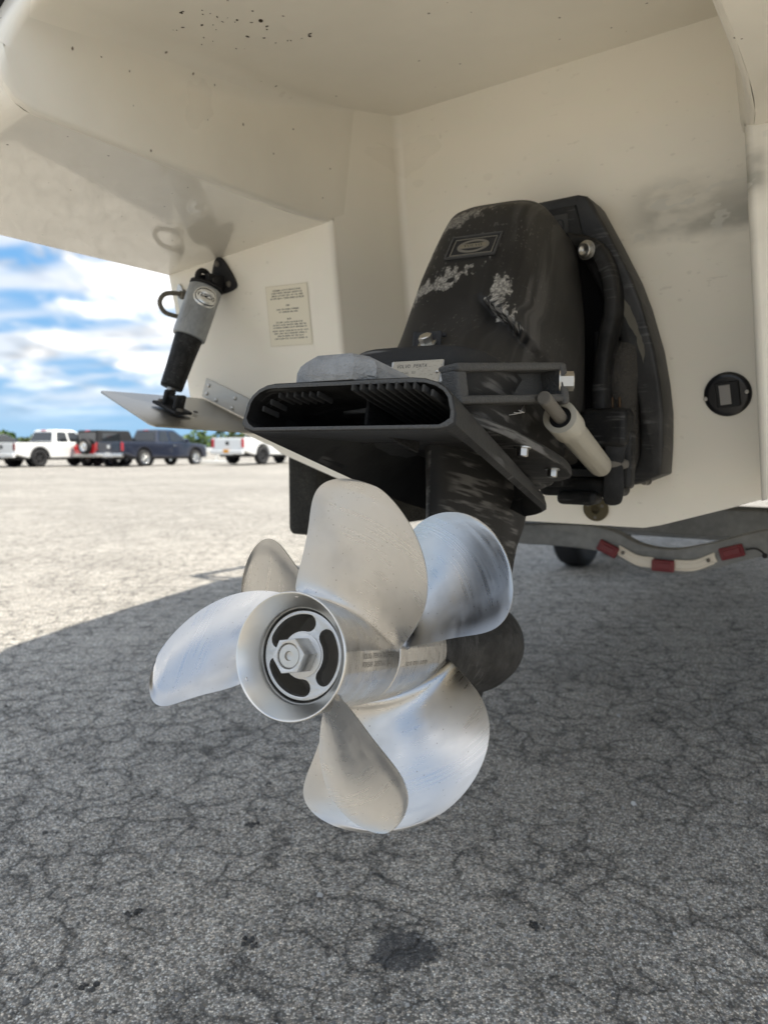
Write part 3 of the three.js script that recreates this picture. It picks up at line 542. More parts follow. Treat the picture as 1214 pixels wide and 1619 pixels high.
const QF = [0.1883, 0.5494, 0.0819, 0.0146, -0.1862, -0.0606, -0.0787, -0.0969, -0.1016, -0.0078, 0.113, 0.1154, 0.1179, 0.0812, -0.0078];
const zl = (pts, seg = 96) => new THREE.LatheGeometry(pts.map(([r, z]) => new THREE.Vector2(r, z)), seg).rotateX(Math.PI / 2);   // profile [radius, z]
{
  const hubA = mesh('aft_propeller', toCreasedNormals(zl([[0.0581, -0.0015], [0.0582, -0.003], [0.0560, -0.012], [0.0552, -0.020], [0.0548, -0.06], [0.0545, -0.1225], [0.0538, -0.1240], [0.0500, -0.1240]], 128), 0.5), M.steel, drive);
  for (let k = 0; k < 3; k++) mesh('blade', blade(QA, -1, 1.0092 + k * 2 * Math.PI / 3), M.steel, hubA);
  const fp = [[0.0425, -0.10], [0.0425, -0.06], [0.0425, -0.034], [0.0426, -0.026], [0.0432, -0.0222]]; for (let i = 0; i <= 12; i++) fp.push([lerp(0.0442, 0.0562, i / 12), lerp(-0.0192, -0.0008, i / 12)]);
  fp.push([0.0568, -0.0001], [0.0574, 0.0002], [0.0579, -0.0003], [0.0582, -0.0014], [0.0582, -0.0022]);
  mesh('hub_flare', zl(fp, 160), M.turned, hubA);
  // thrust washer with three kidney openings, nut and shaft end
  const holes = [];
  for (let k = 0; k < 3; k++) {
    const c = 0.02 + k * 2 * Math.PI / 3, w = 0.64, a = [], r0 = 0.0222, r1 = 0.0378, rm = (r0 + r1) / 2, rc = (r1 - r0) / 2;
    for (let i = 0; i <= 12; i++) { const t = c - w + 2 * w * i / 12; a.push([r1 * Math.cos(t), r1 * Math.sin(t)]); }
    for (let i = 1; i < 8; i++) { const t = i / 8 * Math.PI, e = c + w; a.push([Math.cos(e) * (rm + rc * Math.cos(t)) - Math.sin(e) * rc * Math.sin(t), Math.sin(e) * (rm + rc * Math.cos(t)) + Math.cos(e) * rc * Math.sin(t)]); }
    for (let i = 0; i <= 12; i++) { const t = c + w - 2 * w * i / 12; a.push([r0 * Math.cos(t), r0 * Math.sin(t)]); }
    for (let i = 1; i < 8; i++) { const t = Math.PI + i / 8 * Math.PI, e = c - w; a.push([Math.cos(e) * (rm + rc * Math.cos(t)) - Math.sin(e) * rc * Math.sin(t), Math.sin(e) * (rm + rc * Math.cos(t)) + Math.cos(e) * rc * Math.sin(t)]); }
    holes.push(a.reverse());
  }
  const disc = []; for (let i = 0; i < 72; i++) { const a = i / 72 * Math.PI * 2; disc.push([0.0412 * Math.cos(a), 0.0412 * Math.sin(a)]); }
  mesh('thrust_washer', put(extrude(disc, 0.010, 0.0009, holes), 0, 0, -0.034), M.castSteel, hubA);
  mesh('bore', zl([[0, -0.075], [0.0425, -0.075]]), new THREE.MeshStandardMaterial({ color: new THREE.Color().setRGB(0.34, 0.31, 0.27), roughness: 0.7, metalness: 0.3, bumpMap: rep(grain, 8), bumpScale: 0.001 }), hubA);
  const hex = []; for (let i = 0; i < 6; i++) { const a = 0.2 + i * Math.PI / 3; hex.push([0.0172 * Math.cos(a), 0.0172 * Math.sin(a)]); }
  const hole = []; for (let i = 0; i < 36; i++) { const a = -i / 36 * Math.PI * 2; hole.push([0.0116 * Math.cos(a), 0.0116 * Math.sin(a)]); }
  mesh('prop_nut', mergeGeometries([put(extrude(hex, 0.024, 0.0012, [hole]), 0, 0, -0.0235), zl([[0.0122, -0.0245], [0.0205, -0.0245], [0.0205, -0.0222], [0.0122, -0.0222]])].map((g) => boxUV(g))), M.castSteel, hubA);
  mesh('shaft_end', toCreasedNormals(zl([[0.0113, -0.03], [0.0113, -0.0022], [0.0102, -0.0010], [0.0045, -0.0008], [0.0038, -0.0032], [0, -0.0049]], 48), 0.5), M.bolt, hubA);
  const hubF = mesh('fore_propeller', toCreasedNormals(zl([[0.048, -0.1262], [0.0532, -0.1262], [0.0540, -0.1272], [0.0540, -0.18], [0.0530, -0.235], [0.0512, -0.268], [0.0500, -0.2690], [0.046, -0.2690]], 128), 0.5), M.steel, drive);
  for (let k = 0; k < 3; k++) mesh('blade', blade(QF, 1, 0.846 + k * 2 * Math.PI / 3), M.steel, hubF);
  // stamped lettering on the starboard side of both hubs
  const font = await new FontLoader().loadAsync('fonts/droid/droid_sans_mono_regular.typeface.json');
  const ink = new THREE.MeshStandardMaterial({ color: new THREE.Color().setRGB(0.16, 0.15, 0.135), roughness: 0.6, metalness: 0.7 });
  const stamp = (text, z0, a0, r, size, parent) => {                // letters laid along the hub, wrapped round it
    const g = new THREE.ShapeGeometry(font.generateShapes(text, size), 3), P = g.attributes.position;
    for (let i = 0; i < P.count; i++) { const x = P.getX(i) * 0.92, y = P.getY(i), a = a0 + y / r; P.setXYZ(i, r * Math.cos(a), r * Math.sin(a), z0 - x); }
    g.computeVertexNormals(); mesh('stamped_text', g, ink, parent);
  };
  stamp('VOLVO PENTA DUOPROP', -0.040, 0.045, 0.05525, 0.0047, hubA); stamp('FORSAR 3857560 A4', -0.040, -0.095, 0.05525, 0.0047, hubA);
  stamp('VOLVO PENTA DUOPROP', -0.142, -0.16, 0.0543, 0.0042, hubF);
}

// --- gearcase, leg and the exhaust outlet with its plate
{
  const gear = mesh('gearcase', zl([[0.046, -0.272], [0.0495, -0.274], [0.0505, -0.285], [0.055, -0.30], [0.0585, -0.315], [0.061, -0.34], [0.069, -0.40], [0.073, -0.46], [0.072, -0.52], [0.065, -0.575], [0.051, -0.62], [0.030, -0.65], [0.012, -0.661], [0.0, -0.663]], 64), M.black, drive);
  mesh('shaft_seal', zl([[0.0465, -0.2695], [0.0485, -0.2695], [0.0485, -0.2735], [0.0465, -0.2735]], 64), M.deep, gear);
  const foil = (y, te, le, h, n = 22) => { const a = []; for (let i = 0; i < 2 * n; i++) { const s = i < n ? i / n : (2 * n - i) / n, sg = i < n ? 1 : -1, x = sg * h * Math.pow(Math.max(0, s * (1 - s) * 4), 0.62) * (0.75 + 0.4 * s); a.push([x + (i === 0 ? 0 : 0), y, lerp(te, le, s)]); } return a; };
  const leg = loft([foil(0.0, -0.37, -0.60, 0.025), foil(0.05, -0.325, -0.645, 0.032), foil(0.10, -0.305, -0.66, 0.036), foil(0.16, -0.30, -0.67, 0.042), foil(0.195, -0.296, -0.69, 0.048), foil(0.22, -0.292, -0.69, 0.054), foil(0.245, -0.288, -0.69, 0.058), foil(0.268, -0.284, -0.69, 0.062)]);
  mesh('leg', leg, M.scuffed, drive);
  const skeg = loft([foil(-0.05, -0.40, -0.60, 0.012), foil(-0.10, -0.42, -0.57, 0.009), foil(-0.15, -0.445, -0.545, 0.007)]);
  mesh('skeg', skeg, M.black, drive);

  // outlet: hollow flat duct, open aft; underside narrows to a wedge in front of the leg
  const Z0 = -0.05;
  const sec = (z, g = 0) => {                                     // g: inset of the inner wall
    const t = clamp((Z0 - z) / 0.25, 0, 1), f = clamp((Z0 - z) / 0.445, 0, 1);
    const w = lerp(0.121, 0.118, f) - g - (f > 0.86 ? 0.04 * ((f - 0.86) / 0.14) ** 2 : 0), wl = lerp(0.121, 0.100, f) - g - (f > 0.8 ? 0.03 * ((f - 0.8) / 0.2) ** 2 : 0);
    const yb = lerp(0.2195, 0.262, t) + g * 0.9, ye = lerp(0.223, 0.199, f) + g, yt = lerp(0.272, 0.221, f) - g, ym = lerp(0.272, 0.292, f) - g, wf = lerp(0.105, 0.045, clamp((Z0 - z) / 0.36, 0, 1));
    const o = [];
    o.push([0, yb], [wf * 0.5, yb], [wf, yb]);
    for (let i = 1; i <= 3; i++) o.push([lerp(wf, w - 0.006, i / 3), lerp(yb, ye - 0.002, i / 3)]);
    o.push([w, ye + 0.002]);
    const r = Math.min(0.03, (yt - ye) * 0.6);
    o.push([w, lerp(ye, yt - r, 0.6)], [w - 0.002, yt - r]);
    for (let i = 1; i <= 5; i++) { const a = i / 5 * Math.PI / 2; o.push([w - 0.002 - r * 1.6 * (1 - Math.cos(a)), yt - r + r * Math.sin(a)]); }
    o.push([w * 0.45, lerp(yt, ym, 0.6)], [0, ym], [-wl * 0.45, lerp(yt, ym, 0.6)]);
    for (let i = 0; i <= 5; i++) { const a = (1 - i / 5) * Math.PI / 2; o.push([-(wl - 0.002 - r * 1.2 * (1 - Math.cos(a))), yt - r + r * Math.sin(a)]); }
    o.push([-wl, lerp(ye, yt - r, 0.5)], [-wl, ye + 0.006]);
    for (let i = 0; i < 3; i++) o.push([-lerp(wf, wl - 0.004, 1 - i / 3), lerp(yb, ye, 1 - i / 3)]);
    o.push([-wf, yb], [-wf * 0.5, yb]);
    return o.map(([x, y]) => [x, y, z]);
  };
  const outer = loft([sec(Z0, 0.0016), sec(Z0 - 0.0015), ...[-0.08, -0.11, -0.15, -0.19, -0.24, -0.29, -0.33, -0.37, -0.40, -0.43, -0.455, -0.475, -0.488, -0.495].map((z) => sec(z))], { caps: false, crease: 0.62 });
  const capF = loft([sec(-0.495), sec(-0.495).map(([x, y, z]) => [x * 0.9, lerp(y, 0.215, 0.5), z - 0.012])], { caps: true, crease: 0.6 });
  const duct = mesh('exhaust_outlet', merge([outer, capF]), M.wing, drive);
  const lip = loft([sec(Z0, 0.0016), sec(Z0 + 0.0008, 0.003), sec(Z0, 0.0055)], { caps: false });
  mesh('outlet_lip', boxUV(lip), M.castBlack = new THREE.MeshStandardMaterial({ color: new THREE.Color().setRGB(0.06, 0.059, 0.056), roughness: 0.6, bumpMap: rep(grain, 9), bumpScale: 0.002 }), duct);
  const inner = loft([sec(Z0, 0.0055), ...[-0.09, -0.14, -0.2, -0.25].map((z) => sec(z, 0.0055))], { caps: false });
  mesh('duct_lining', boxUV(inner), M.black, duct);
  mesh('duct_end', rbox(0.17, 0.020, 0.004, 0.001).translate(0, 0.262, -0.245), M.deep, duct);
  for (let i = 0; i < 10; i++) { const x = 0.012 + i * 0.0095; mesh('rib', rbox(0.0028, 0.007, 0.15, 0.001).translate(x, 0.2625 - 0.0125 * Math.max(0, (x - 0.07) / 0.03) ** 2 * 0.8, -0.12), M.castBlack, duct); }
  for (let i = 0; i < 8; i++) { const x = -0.103 + i * 0.0095; mesh('rib', rbox(0.0028, 0.006, 0.03, 0.001).translate(x, 0.2620 - (i < 2 ? (2 - i) * 0.007 : 0), -0.075), M.castBlack, duct); }
  mesh('divider', rbox(0.004, 0.030, 0.14, 0.001).translate(0.004, 0.252, -0.165), M.black, duct);
  // cast anode on the outlet's top
  const sh = (k, y) => [[-0.098, -0.105], [-0.084, -0.070], [-0.045, -0.048], [0.018, -0.046], [0.040, -0.062], [0.060, -0.135], [0.02, -0.155], [-0.08, -0.150]].map(([x, z]) => [lerp(-0.045, x, k) * 0.80 - 0.004, y, lerp(-0.1, z, k)]);
  mesh('anode', boxUV(loft([sh(0.95, 0.272), sh(1, 0.278), sh(1.0, 0.288), sh(0.93, 0.296), sh(0.80, 0.302), sh(0.68, 0.304)], { crease: 0.35 })), M.anode, drive);

  // joint flange above the plate, with two bolts on the starboard side
  const fl = spline([[0.05, 0.14], [0.095, 0.22], [0.128, 0.36], [0.137, 0.47], [0.125, 0.535], [0.08, 0.575], [0, 0.60], [-0.08, 0.575], [-0.125, 0.535], [-0.137, 0.47], [-0.128, 0.36], [-0.095, 0.22], [-0.05, 0.14]], 60).map((q) => [q[0], q[1]]);
  const flange = mesh('joint_flange', put(extrude(fl, 0.013, 0.003), 0, 0.262, 0, -Math.PI / 2, 0, 0), M.scuffed, drive);
  for (const [x, z] of [[0.112, -0.315], [0.118, -0.455]]) mesh('bolt', bolt([x, 0.262, z], [0, -1, 0], 0.0075, 0.010), M.bolt, flange);

  // upper gear housing between the flange and the cowl
  const ring = (y, za, zf, w, n = 40, e = 0.45) => { const o = []; for (let i = 0; i < n; i++) { const a = i / n * Math.PI * 2, c = Math.cos(a), s = Math.sin(a); o.push([w * Math.sign(c) * Math.abs(c) ** e, y, (za + zf) / 2 + (za - zf) / 2 * Math.sign(s) * Math.abs(s) ** e]); } return o; };
  const hous = mesh('upper_housing', loft([ring(0.262, -0.235, -0.66, 0.070), ring(0.275, -0.215, -0.69, 0.085), ring(0.295, -0.19, -0.70, 0.092), ring(0.335, -0.183, -0.71, 0.100), ring(0.352, -0.186, -0.71, 0.104), ring(0.356, -0.190, -0.70, 0.100)]), M.scuffed, drive);
  // data plate with stamped lines on its aft face
  const cv = document.createElement('canvas'); cv.width = 320; cv.height = 140; const c = cv.getContext('2d');
  c.fillStyle = '#a59c8b'; c.fillRect(0, 0, 320, 140); c.fillStyle = '#4b463e'; c.font = 'bold 30px monospace';
  c.fillText('VOLVO PENTA', 26, 44); c.font = '22px monospace'; c.fillText('SERIAL NO', 40, 84);
  for (let i = 0; i < 200; i++) { c.fillStyle = `rgba(${rnd() < 0.5 ? '70,64,54' : '190,182,166'},0.25)`; c.fillRect(rnd() * 320, rnd() * 140, rr(2, 26), rr(1, 4)); }
  const dt = new THREE.CanvasTexture(cv); dt.colorSpace = THREE.SRGBColorSpace;
  const plate = grid(2, 2, (u, v) => [lerp(-0.016, 0.046, u) + v * 0.004, lerp(0.3085, 0.3345, v), -0.1805]);
  const dp = mesh('data_plate', plate, new THREE.MeshStandardMaterial({ map: dt, roughness: 0.5, metalness: 0.3 }), hous);
  mesh('data_plate', rbox(0.066, 0.028, 0.004, 0.002).translate(0.017, 0.3215, -0.1832), M.castSteel, hous);
  for (const x of [-0.0115, 0.0435]) mesh('rivet', lathe([[0.0022, 0], [0.0018, 0.0012], [0, 0.0016]], [x, 0.3205, -0.1803], [x, 0.3205, 1], 12), M.bolt, hous);

  // arm carrying the aft end of the trim cylinder: two flanges and a web, bolt through its end
  const A0 = V(0.058, 0.304, -0.192), A1 = V(0.127, 0.356, -0.358), dir = A1.clone().sub(A0).normalize(), outw = V(0, 1, 0).cross(dir).negate().normalize(), upv = dir.clone().cross(outw).negate().normalize();
  if (upv.y < 0) upv.negate();
  if (outw.z < 0) outw.negate();
  const am = new THREE.Matrix4().makeBasis(dir, upv, outw).setPosition(A0); if (am.determinant() < 0) am.makeBasis(dir, upv.clone(), outw.clone().negate()).setPosition(A0);
  const sgn = am.determinant() > 0 && V(am.elements[8], am.elements[9], am.elements[10]).dot(outw) > 0 ? 1 : -1, L = A0.distanceTo(A1);
  const armG = [rbox(L + 0.02, 0.010, 0.034, 0.004).translate(L / 2, 0.0205, 0.005 * sgn), rbox(L + 0.02, 0.010, 0.034, 0.004).rotateZ(-0.02).translate(L / 2, -0.018, 0.005 * sgn), rbox(L, 0.044, 0.012, 0.003).translate(L / 2, 0, -0.014 * sgn), rbox(0.014, 0.054, 0.040, 0.005).translate(L + 0.006, -0.002, 0.004 * sgn), rbox(0.02, 0.04, 0.03, 0.006).translate(0.0, 0, 0.004 * sgn)];
  const arm = mesh('trim_arm', merge(armG).applyMatrix4(am), M.castBlack, drive);
  mesh('bolt', bolt(V(L + 0.006, 0.002, 0.0).applyMatrix4(am).add(V(0.012, 0, 0.004)).toArray(), [1, 0.05, -0.25], 0.0128, 0.017), M.bolt, arm);
  mesh('wire', mergeGeometries([0, 1, 2].map((i) => { const s = V(L * 0.66, -0.026, 0.006 * sgn).applyMatrix4(am); return tube([s.toArray(), [s.x - 0.004 + i * 0.003, s.y - 0.010, s.z + 0.004], [s.x - 0.016 + i * 0.006, s.y - 0.014 + i * 0.003, s.z + 0.008]], 0.0007, 16, 6); })), M.bolt, arm);

  // trim cylinder, from the arm forward to the gimbal
  const e0 = [0.140, 0.318, -0.382], e1 = bp(0.106, 0.122, 0.225), rodEnd = V(...e0).addScaledVector(V(...e0).sub(V(...e1)).normalize(), 0.085).toArray();
  const Lc = len(e0, e1);
  const cyl = mesh('trim_cylinder', toCreasedNormals(lathe([[0.012, 0.010], [0.0145, 0.004], [0.0152, -0.001], [0.0222, -0.001], [0.0228, 0.0], [0.0228, 0.052], [0.0218, 0.058], [0.0192, 0.064], [0.0190, Lc - 0.02], [0.0165, Lc - 0.004], [0.010, Lc], [0, Lc]], e0, e1, 56), 0.6), M.beige, drive);
  mesh('seal', lathe([[0.0085, 0.004], [0.0150, 0.003], [0.0150, 0.006], [0.0085, 0.010]], e0, e1, 40), M.deep, cyl);
  mesh('ram', rod(V(...e0).lerp(V(...e1), 0.06).toArray(), rodEnd, 0.0088, 0.0088, 28), M.darkSteel, cyl);

  // lug and lower gimbal casting that hold its forward end
  const gim = mesh('gimbal_lug', B(merge([extrude(spline([[-0.012, 0.052], [0.012, 0.052], [0.018, 0.075], [0.016, 0.12], [0.020, 0.165], [-0.010, 0.172], [-0.014, 0.12]], 50, true), 0.016, 0.003).rotateY(0.35).translate(0.116, 0.008, 0.195), rbox(0.15, 0.034, 0.07, 0.012).translate(0.055, 0.086, 0.165), rbox(0.07, 0.024, 0.05, 0.01).translate(0.06, 0.068, 0.20), rbox(0.03, 0.02, 0.04, 0.004).translate(0.025, 0.097, 0.21)])), M.black, drive);
  mesh('pivot_pin', B(rod([0.108, 0.127, 0.205], [0.140, 0.128, 0.19], 0.0115)), M.darkSteel, gim);
  mesh('spacer', B(rbox(0.026, 0.012, 0.012, 0.001).translate(0.028, 0.106, 0.228)), M.castSteel, gim);
}

// --- cowl: rounded box that leans forward as it rises, with badge, bolt, scrapes and moulded relief
{
  const ys = [0.345, 0.36, 0.42, 0.54, 0.64, 0.674, 0.687, 0.691], za = [-0.250, -0.260, -0.310, -0.362, -0.408, -0.446, -0.466, -0.482], w = [0.124, 0.126, 0.131, 0.123, 0.104, 0.098, 0.091, 0.078], D = [0.40, 0.40, 0.37, 0.32, 0.29, 0.24, 0.20, 0.155];
  const n = 200, e = 2 / 4.6, rings = [];
  const cr = (arr, t) => { const i = clamp(Math.floor(t), 0, arr.length - 2), u = t - i, p0 = arr[Math.max(0, i - 1)], p1 = arr[i], p2 = arr[i + 1], p3 = arr[Math.min(arr.length - 1, i + 2)]; return p1 + 0.5 * u * (p2 - p0 + u * (2 * p0 - 5 * p1 + 4 * p2 - p3 + u * (3 * (p1 - p2) + p3 - p0))); };
  const K = 120;
  for (let j = 0; j <= K; j++) {
    const t = j / K * (ys.length - 1), y = cr(ys, t), A = cr(za, t), W = cr(w, t), d = cr(D, t), r = [];
    for (let i = 0; i < n; i++) {
      const a = -Math.PI / 2 + i / n * Math.PI * 2, c = Math.cos(a), s = Math.sin(a), sx = Math.sign(c) * Math.abs(c) ** e, sz = Math.sign(s) * Math.abs(s) ** e;
      let x = W * sx * (0.86 + 0.14 * clamp(-sz, -1, 1)), z = A - d / 2 + d / 2 * sz;
      // raised lower panel whose upper edge runs down to starboard
      if (sz > 0.2) { const edge = 0.476 - 0.80 * Math.max(0, x - 0.03), k = smoothstep(edge - y, -0.001, 0.003) * smoothstep(x, 0.022, 0.05) * smoothstep(sz, 0.0, 0.4) * (1 - 0.9 * clamp((edge - y) / 0.10, 0, 1)); z -= 0.024 * k; x -= 0.010 * k * smoothstep(x, 0.06, 0.1); }
      r.push([x, y, z]);
    }
    rings.push(r);
  }
  const g = loft(rings);
  // uv: arc length from the middle of the aft face, and height
  const P = g.attributes.position, U = g.attributes.uv, m = n + 1;
  for (let j = 0; j <= K; j++) { let s = 0; const acc = [0]; for (let i = 1; i < m; i++) { s += Math.hypot(P.getX(j * m + i) - P.getX(j * m + i - 1), P.getZ(j * m + i) - P.getZ(j * m + i - 1)); acc.push(s); } for (let i = 0; i < m; i++) U.setXY(j * m + i, 0.5 + (s / 2 - acc[i]) / 0.8, (P.getY(j * m + i) - 0.33) / 0.4); }
  for (let i = m * (K + 1); i < P.count; i++) U.setXY(i, 0.5, 0.97);
  const cowlTone = tex(1200, 800, (px, py, u, v) => {
    const x = -(u - 0.5) * 0.8 * -1, y = 0.33 + v * 0.4;              // metres: x to starboard along the surface, y up
    const n1 = fbm(x * 14 + 5, y * 10, 5, 600), n2 = fbm(x * 90, y * 90, 4, 610), n3 = fbm(x * 60, y * 9, 5, 620), n4 = fbm(x * 300, y * 220, 3, 630);
    let t = 0.011 + 0.010 * smoothstep(n1, 0.3, 0.7) + 0.007 * smoothstep(n3, 0.45, 0.75) * smoothstep(x, -0.05, 0.08);
    const blob = (cx, cy, rx, ry, rot = 0) => { const dx = x - cx, dy = y - cy, a = dx * Math.cos(rot) + dy * Math.sin(rot), b = -dx * Math.sin(rot) + dy * Math.cos(rot); return 1 - Math.hypot(a / rx, b / ry); };
    const n5 = fbm(x * 500, y * 420, 2, 640);
    const n6 = fbm(x * 170, y * 60, 3, 645), chip = (d, hard = 0.42) => smoothstep(d * 1.0 + (n2 - 0.5) * 1.5 + (n6 - 0.5) * 1.3 + (n4 - 0.5) * 0.9, 0.06, 0.06 + hard) * (0.35 + 0.85 * n5);
    let k = 0;
    k = Math.max(k, chip(blob(-0.055, 0.505, 0.075, 0.020, 0.35)) * 0.85);
    k = Math.max(k, chip(blob(-0.045, 0.632, 0.070, 0.018, 0.35)) * 0.7);
    k = Math.max(k, chip(blob(-0.085, 0.585, 0.022, 0.030, 0.2)) * 0.5);
    k = Math.max(k, chip(blob(0.058, 0.478, 0.017, 0.036, 0.15)) * 1.0, chip(blob(0.078, 0.452, 0.028, 0.014, -0.6)) * 0.9);
    k = Math.max(k, chip(blob(0.012, 0.372, 0.012, 0.02)) * 0.6, chip(blob(-0.02, 0.352, 0.014, 0.010)) * 0.8);
    const dust = smoothstep(n4, 0.70, 0.78) * smoothstep(fbm(x * 12, y * 12, 3, 650), 0.46, 0.66) * 0.22;
    const rubs = smoothstep(fbm(x * 40, y * 6, 4, 660), 0.54, 0.70) * smoothstep(x, 0.02, 0.06) * (1 - smoothstep(x, 0.14, 0.2)) * 0.035;
    t += rubs;
    k = Math.max(k, dust);
    const tone = 0.12 + 0.34 * n5;
    return [lerp(t * 1.05, tone * 1.03, k), lerp(t, tone * 0.97, k), lerp(t * 0.94, tone * 0.86, k)].map(S8);
  }, { srgb: true, repeat: false });
  // moulded lettering on the starboard shoulder as relief
  const cowlBump = (() => {
    const cv = document.createElement('canvas'); cv.width = 1536; cv.height = 1024; const c = cv.getContext('2d');
    c.fillStyle = '#808080'; c.fillRect(0, 0, 1536, 1024);
    for (let i = 0; i < 9000; i++) { const q = 110 + rnd() * 36 | 0; c.fillStyle = `rgb(${q},${q},${q})`; c.fillRect(rnd() * 1536, rnd() * 1024, rr(1, 4), rr(1, 4)); }
    const t = new THREE.CanvasTexture(cv); t.wrapS = t.wrapT = THREE.ClampToEdgeWrapping; return t;
  })();
  const cowl = mesh('cowl', g, new THREE.MeshPhysicalMaterial({ specularIntensity: 0.6, map: cowlTone, bumpMap: cowlBump, bumpScale: 0.0012, roughness: 0.55 }), drive);
  // badge: sunk parallelogram frame with an oval and a bar, set on the aft face
  const zA = (y) => { let t = 0; for (let i = 0; i < ys.length - 1; i++) if (y >= ys[i] && y <= ys[i + 1]) t = i + (y - ys[i]) / (ys[i + 1] - ys[i]); return cr(za, t); };
  const slope = (zA(0.60) - zA(0.54)) / 0.06, bm = new THREE.Matrix4().makeBasis(V(1, 0, 0), V(0, 1, slope).normalize(), V(0, -slope, 1).normalize()).setPosition(V(0.000, 0.571, zA(0.571) + 0.0008));
  const frameO = [[-0.0390, -0.0235], [0.0370, -0.0235], [0.0400, 0.0235], [-0.0360, 0.0235]], sc = (p, k, l = k) => p.map(([x, y]) => [x * k, y * l]);
  const badge = mesh('badge', boxUV(extrude(frameO, 0.0040, 0.001, [sc(frameO, 0.93, 0.88).reverse()])).applyMatrix4(bm), M.castBlack, cowl);
  mesh('badge_plate', boxUV(extrude(sc(frameO, 0.93, 0.88), 0.0012, 0.0002)).applyMatrix4(bm.clone()), M.rubber, badge);
  const silver = new THREE.MeshStandardMaterial({ color: new THREE.Color().setRGB(0.19, 0.175, 0.145), roughness: 0.6, metalness: 0.3 });
  mesh('frame_line', boxUV(extrude(sc(frameO, 0.84, 0.76), 0.0022, 0.0003, [sc(frameO, 0.80, 0.69).reverse()])).applyMatrix4(bm), silver, badge);
  const ov = (rx, ry, k = 40) => { const a = []; for (let i = 0; i < k; i++) { const t = i / k * Math.PI * 2; a.push([rx * Math.cos(t) + 0.06 * ry * Math.sin(t), ry * Math.sin(t)]); } return a; };
  mesh('emblem_oval', boxUV(extrude(ov(0.0240, 0.0138), 0.0024, 0.0003, [ov(0.0185, 0.0098).reverse()])).applyMatrix4(bm), silver, badge);
  const cv = document.createElement('canvas'); cv.width = 256; cv.height = 64; const c = cv.getContext('2d');
  c.fillStyle = '#77705f'; c.fillRect(0, 0, 256, 64); c.fillStyle = '#211f1c'; c.font = 'bold 50px serif'; c.textAlign = 'center'; c.fillText('VOLVO', 128, 50);
  const vt = new THREE.CanvasTexture(cv); vt.colorSpace = THREE.SRGBColorSpace;
  mesh('emblem_bar', grid(2, 2, (u, v) => [lerp(-0.0195, 0.0195, u), lerp(-0.0042, 0.0042, v), 0.0030]).applyMatrix4(bm), new THREE.MeshStandardMaterial({ map: vt, roughness: 0.6 }), badge);
  mesh('emblem_bar', rbox(0.040, 0.0086, 0.002, 0.0004).translate(0, 0, 0.0018).applyMatrix4(bm), silver, badge);
  // recessed bolt low on the port side
  const bs = (zA(0.40) - zA(0.37)) / 0.03, n0 = V(-0.12, -bs, 1).normalize();
  mesh('bolt_recess', merge([rbox(0.040, 0.006, 0.008, 0.002).translate(-0.020, 0.413, zA(0.413) - 0.002), rbox(0.006, 0.034, 0.008, 0.002).translate(-0.039, 0.398, zA(0.398) - 0.002), rbox(0.038, 0.032, 0.004, 0.001).translate(-0.020, 0.397, zA(0.397) - 0.0015)]), M.rubber, cowl);
  mesh('bolt', bolt([-0.019, 0.396, zA(0.396)], n0.toArray(), 0.0095, 0.010), M.bolt, cowl);
  // gearbox behind the cowl
  mesh('gear_cover', loft([0, 1, 2, 3].map((i) => { const y = [0.33, 0.42, 0.56, 0.62][i], W = [0.098, 0.104, 0.090, 0.06][i], zf = [-0.78, -0.80, -0.80, -0.78][i]; const o = []; for (let k = 0; k < 32; k++) { const a = k / 32 * Math.PI * 2, cc = Math.cos(a), ss = Math.sin(a); o.push([W * Math.sign(cc) * Math.abs(cc) ** 0.5, y, (-0.56 + zf) / 2 + (-0.56 - zf) / 2 * Math.sign(ss) * Math.abs(ss) ** 0.5]); } return o; })), M.castDark = new THREE.MeshStandardMaterial({ color: new THREE.Color().setRGB(0.055, 0.050, 0.043), roughness: 0.75, bumpMap: rep(grain, 7), bumpScale: 0.006 }), drive);
}

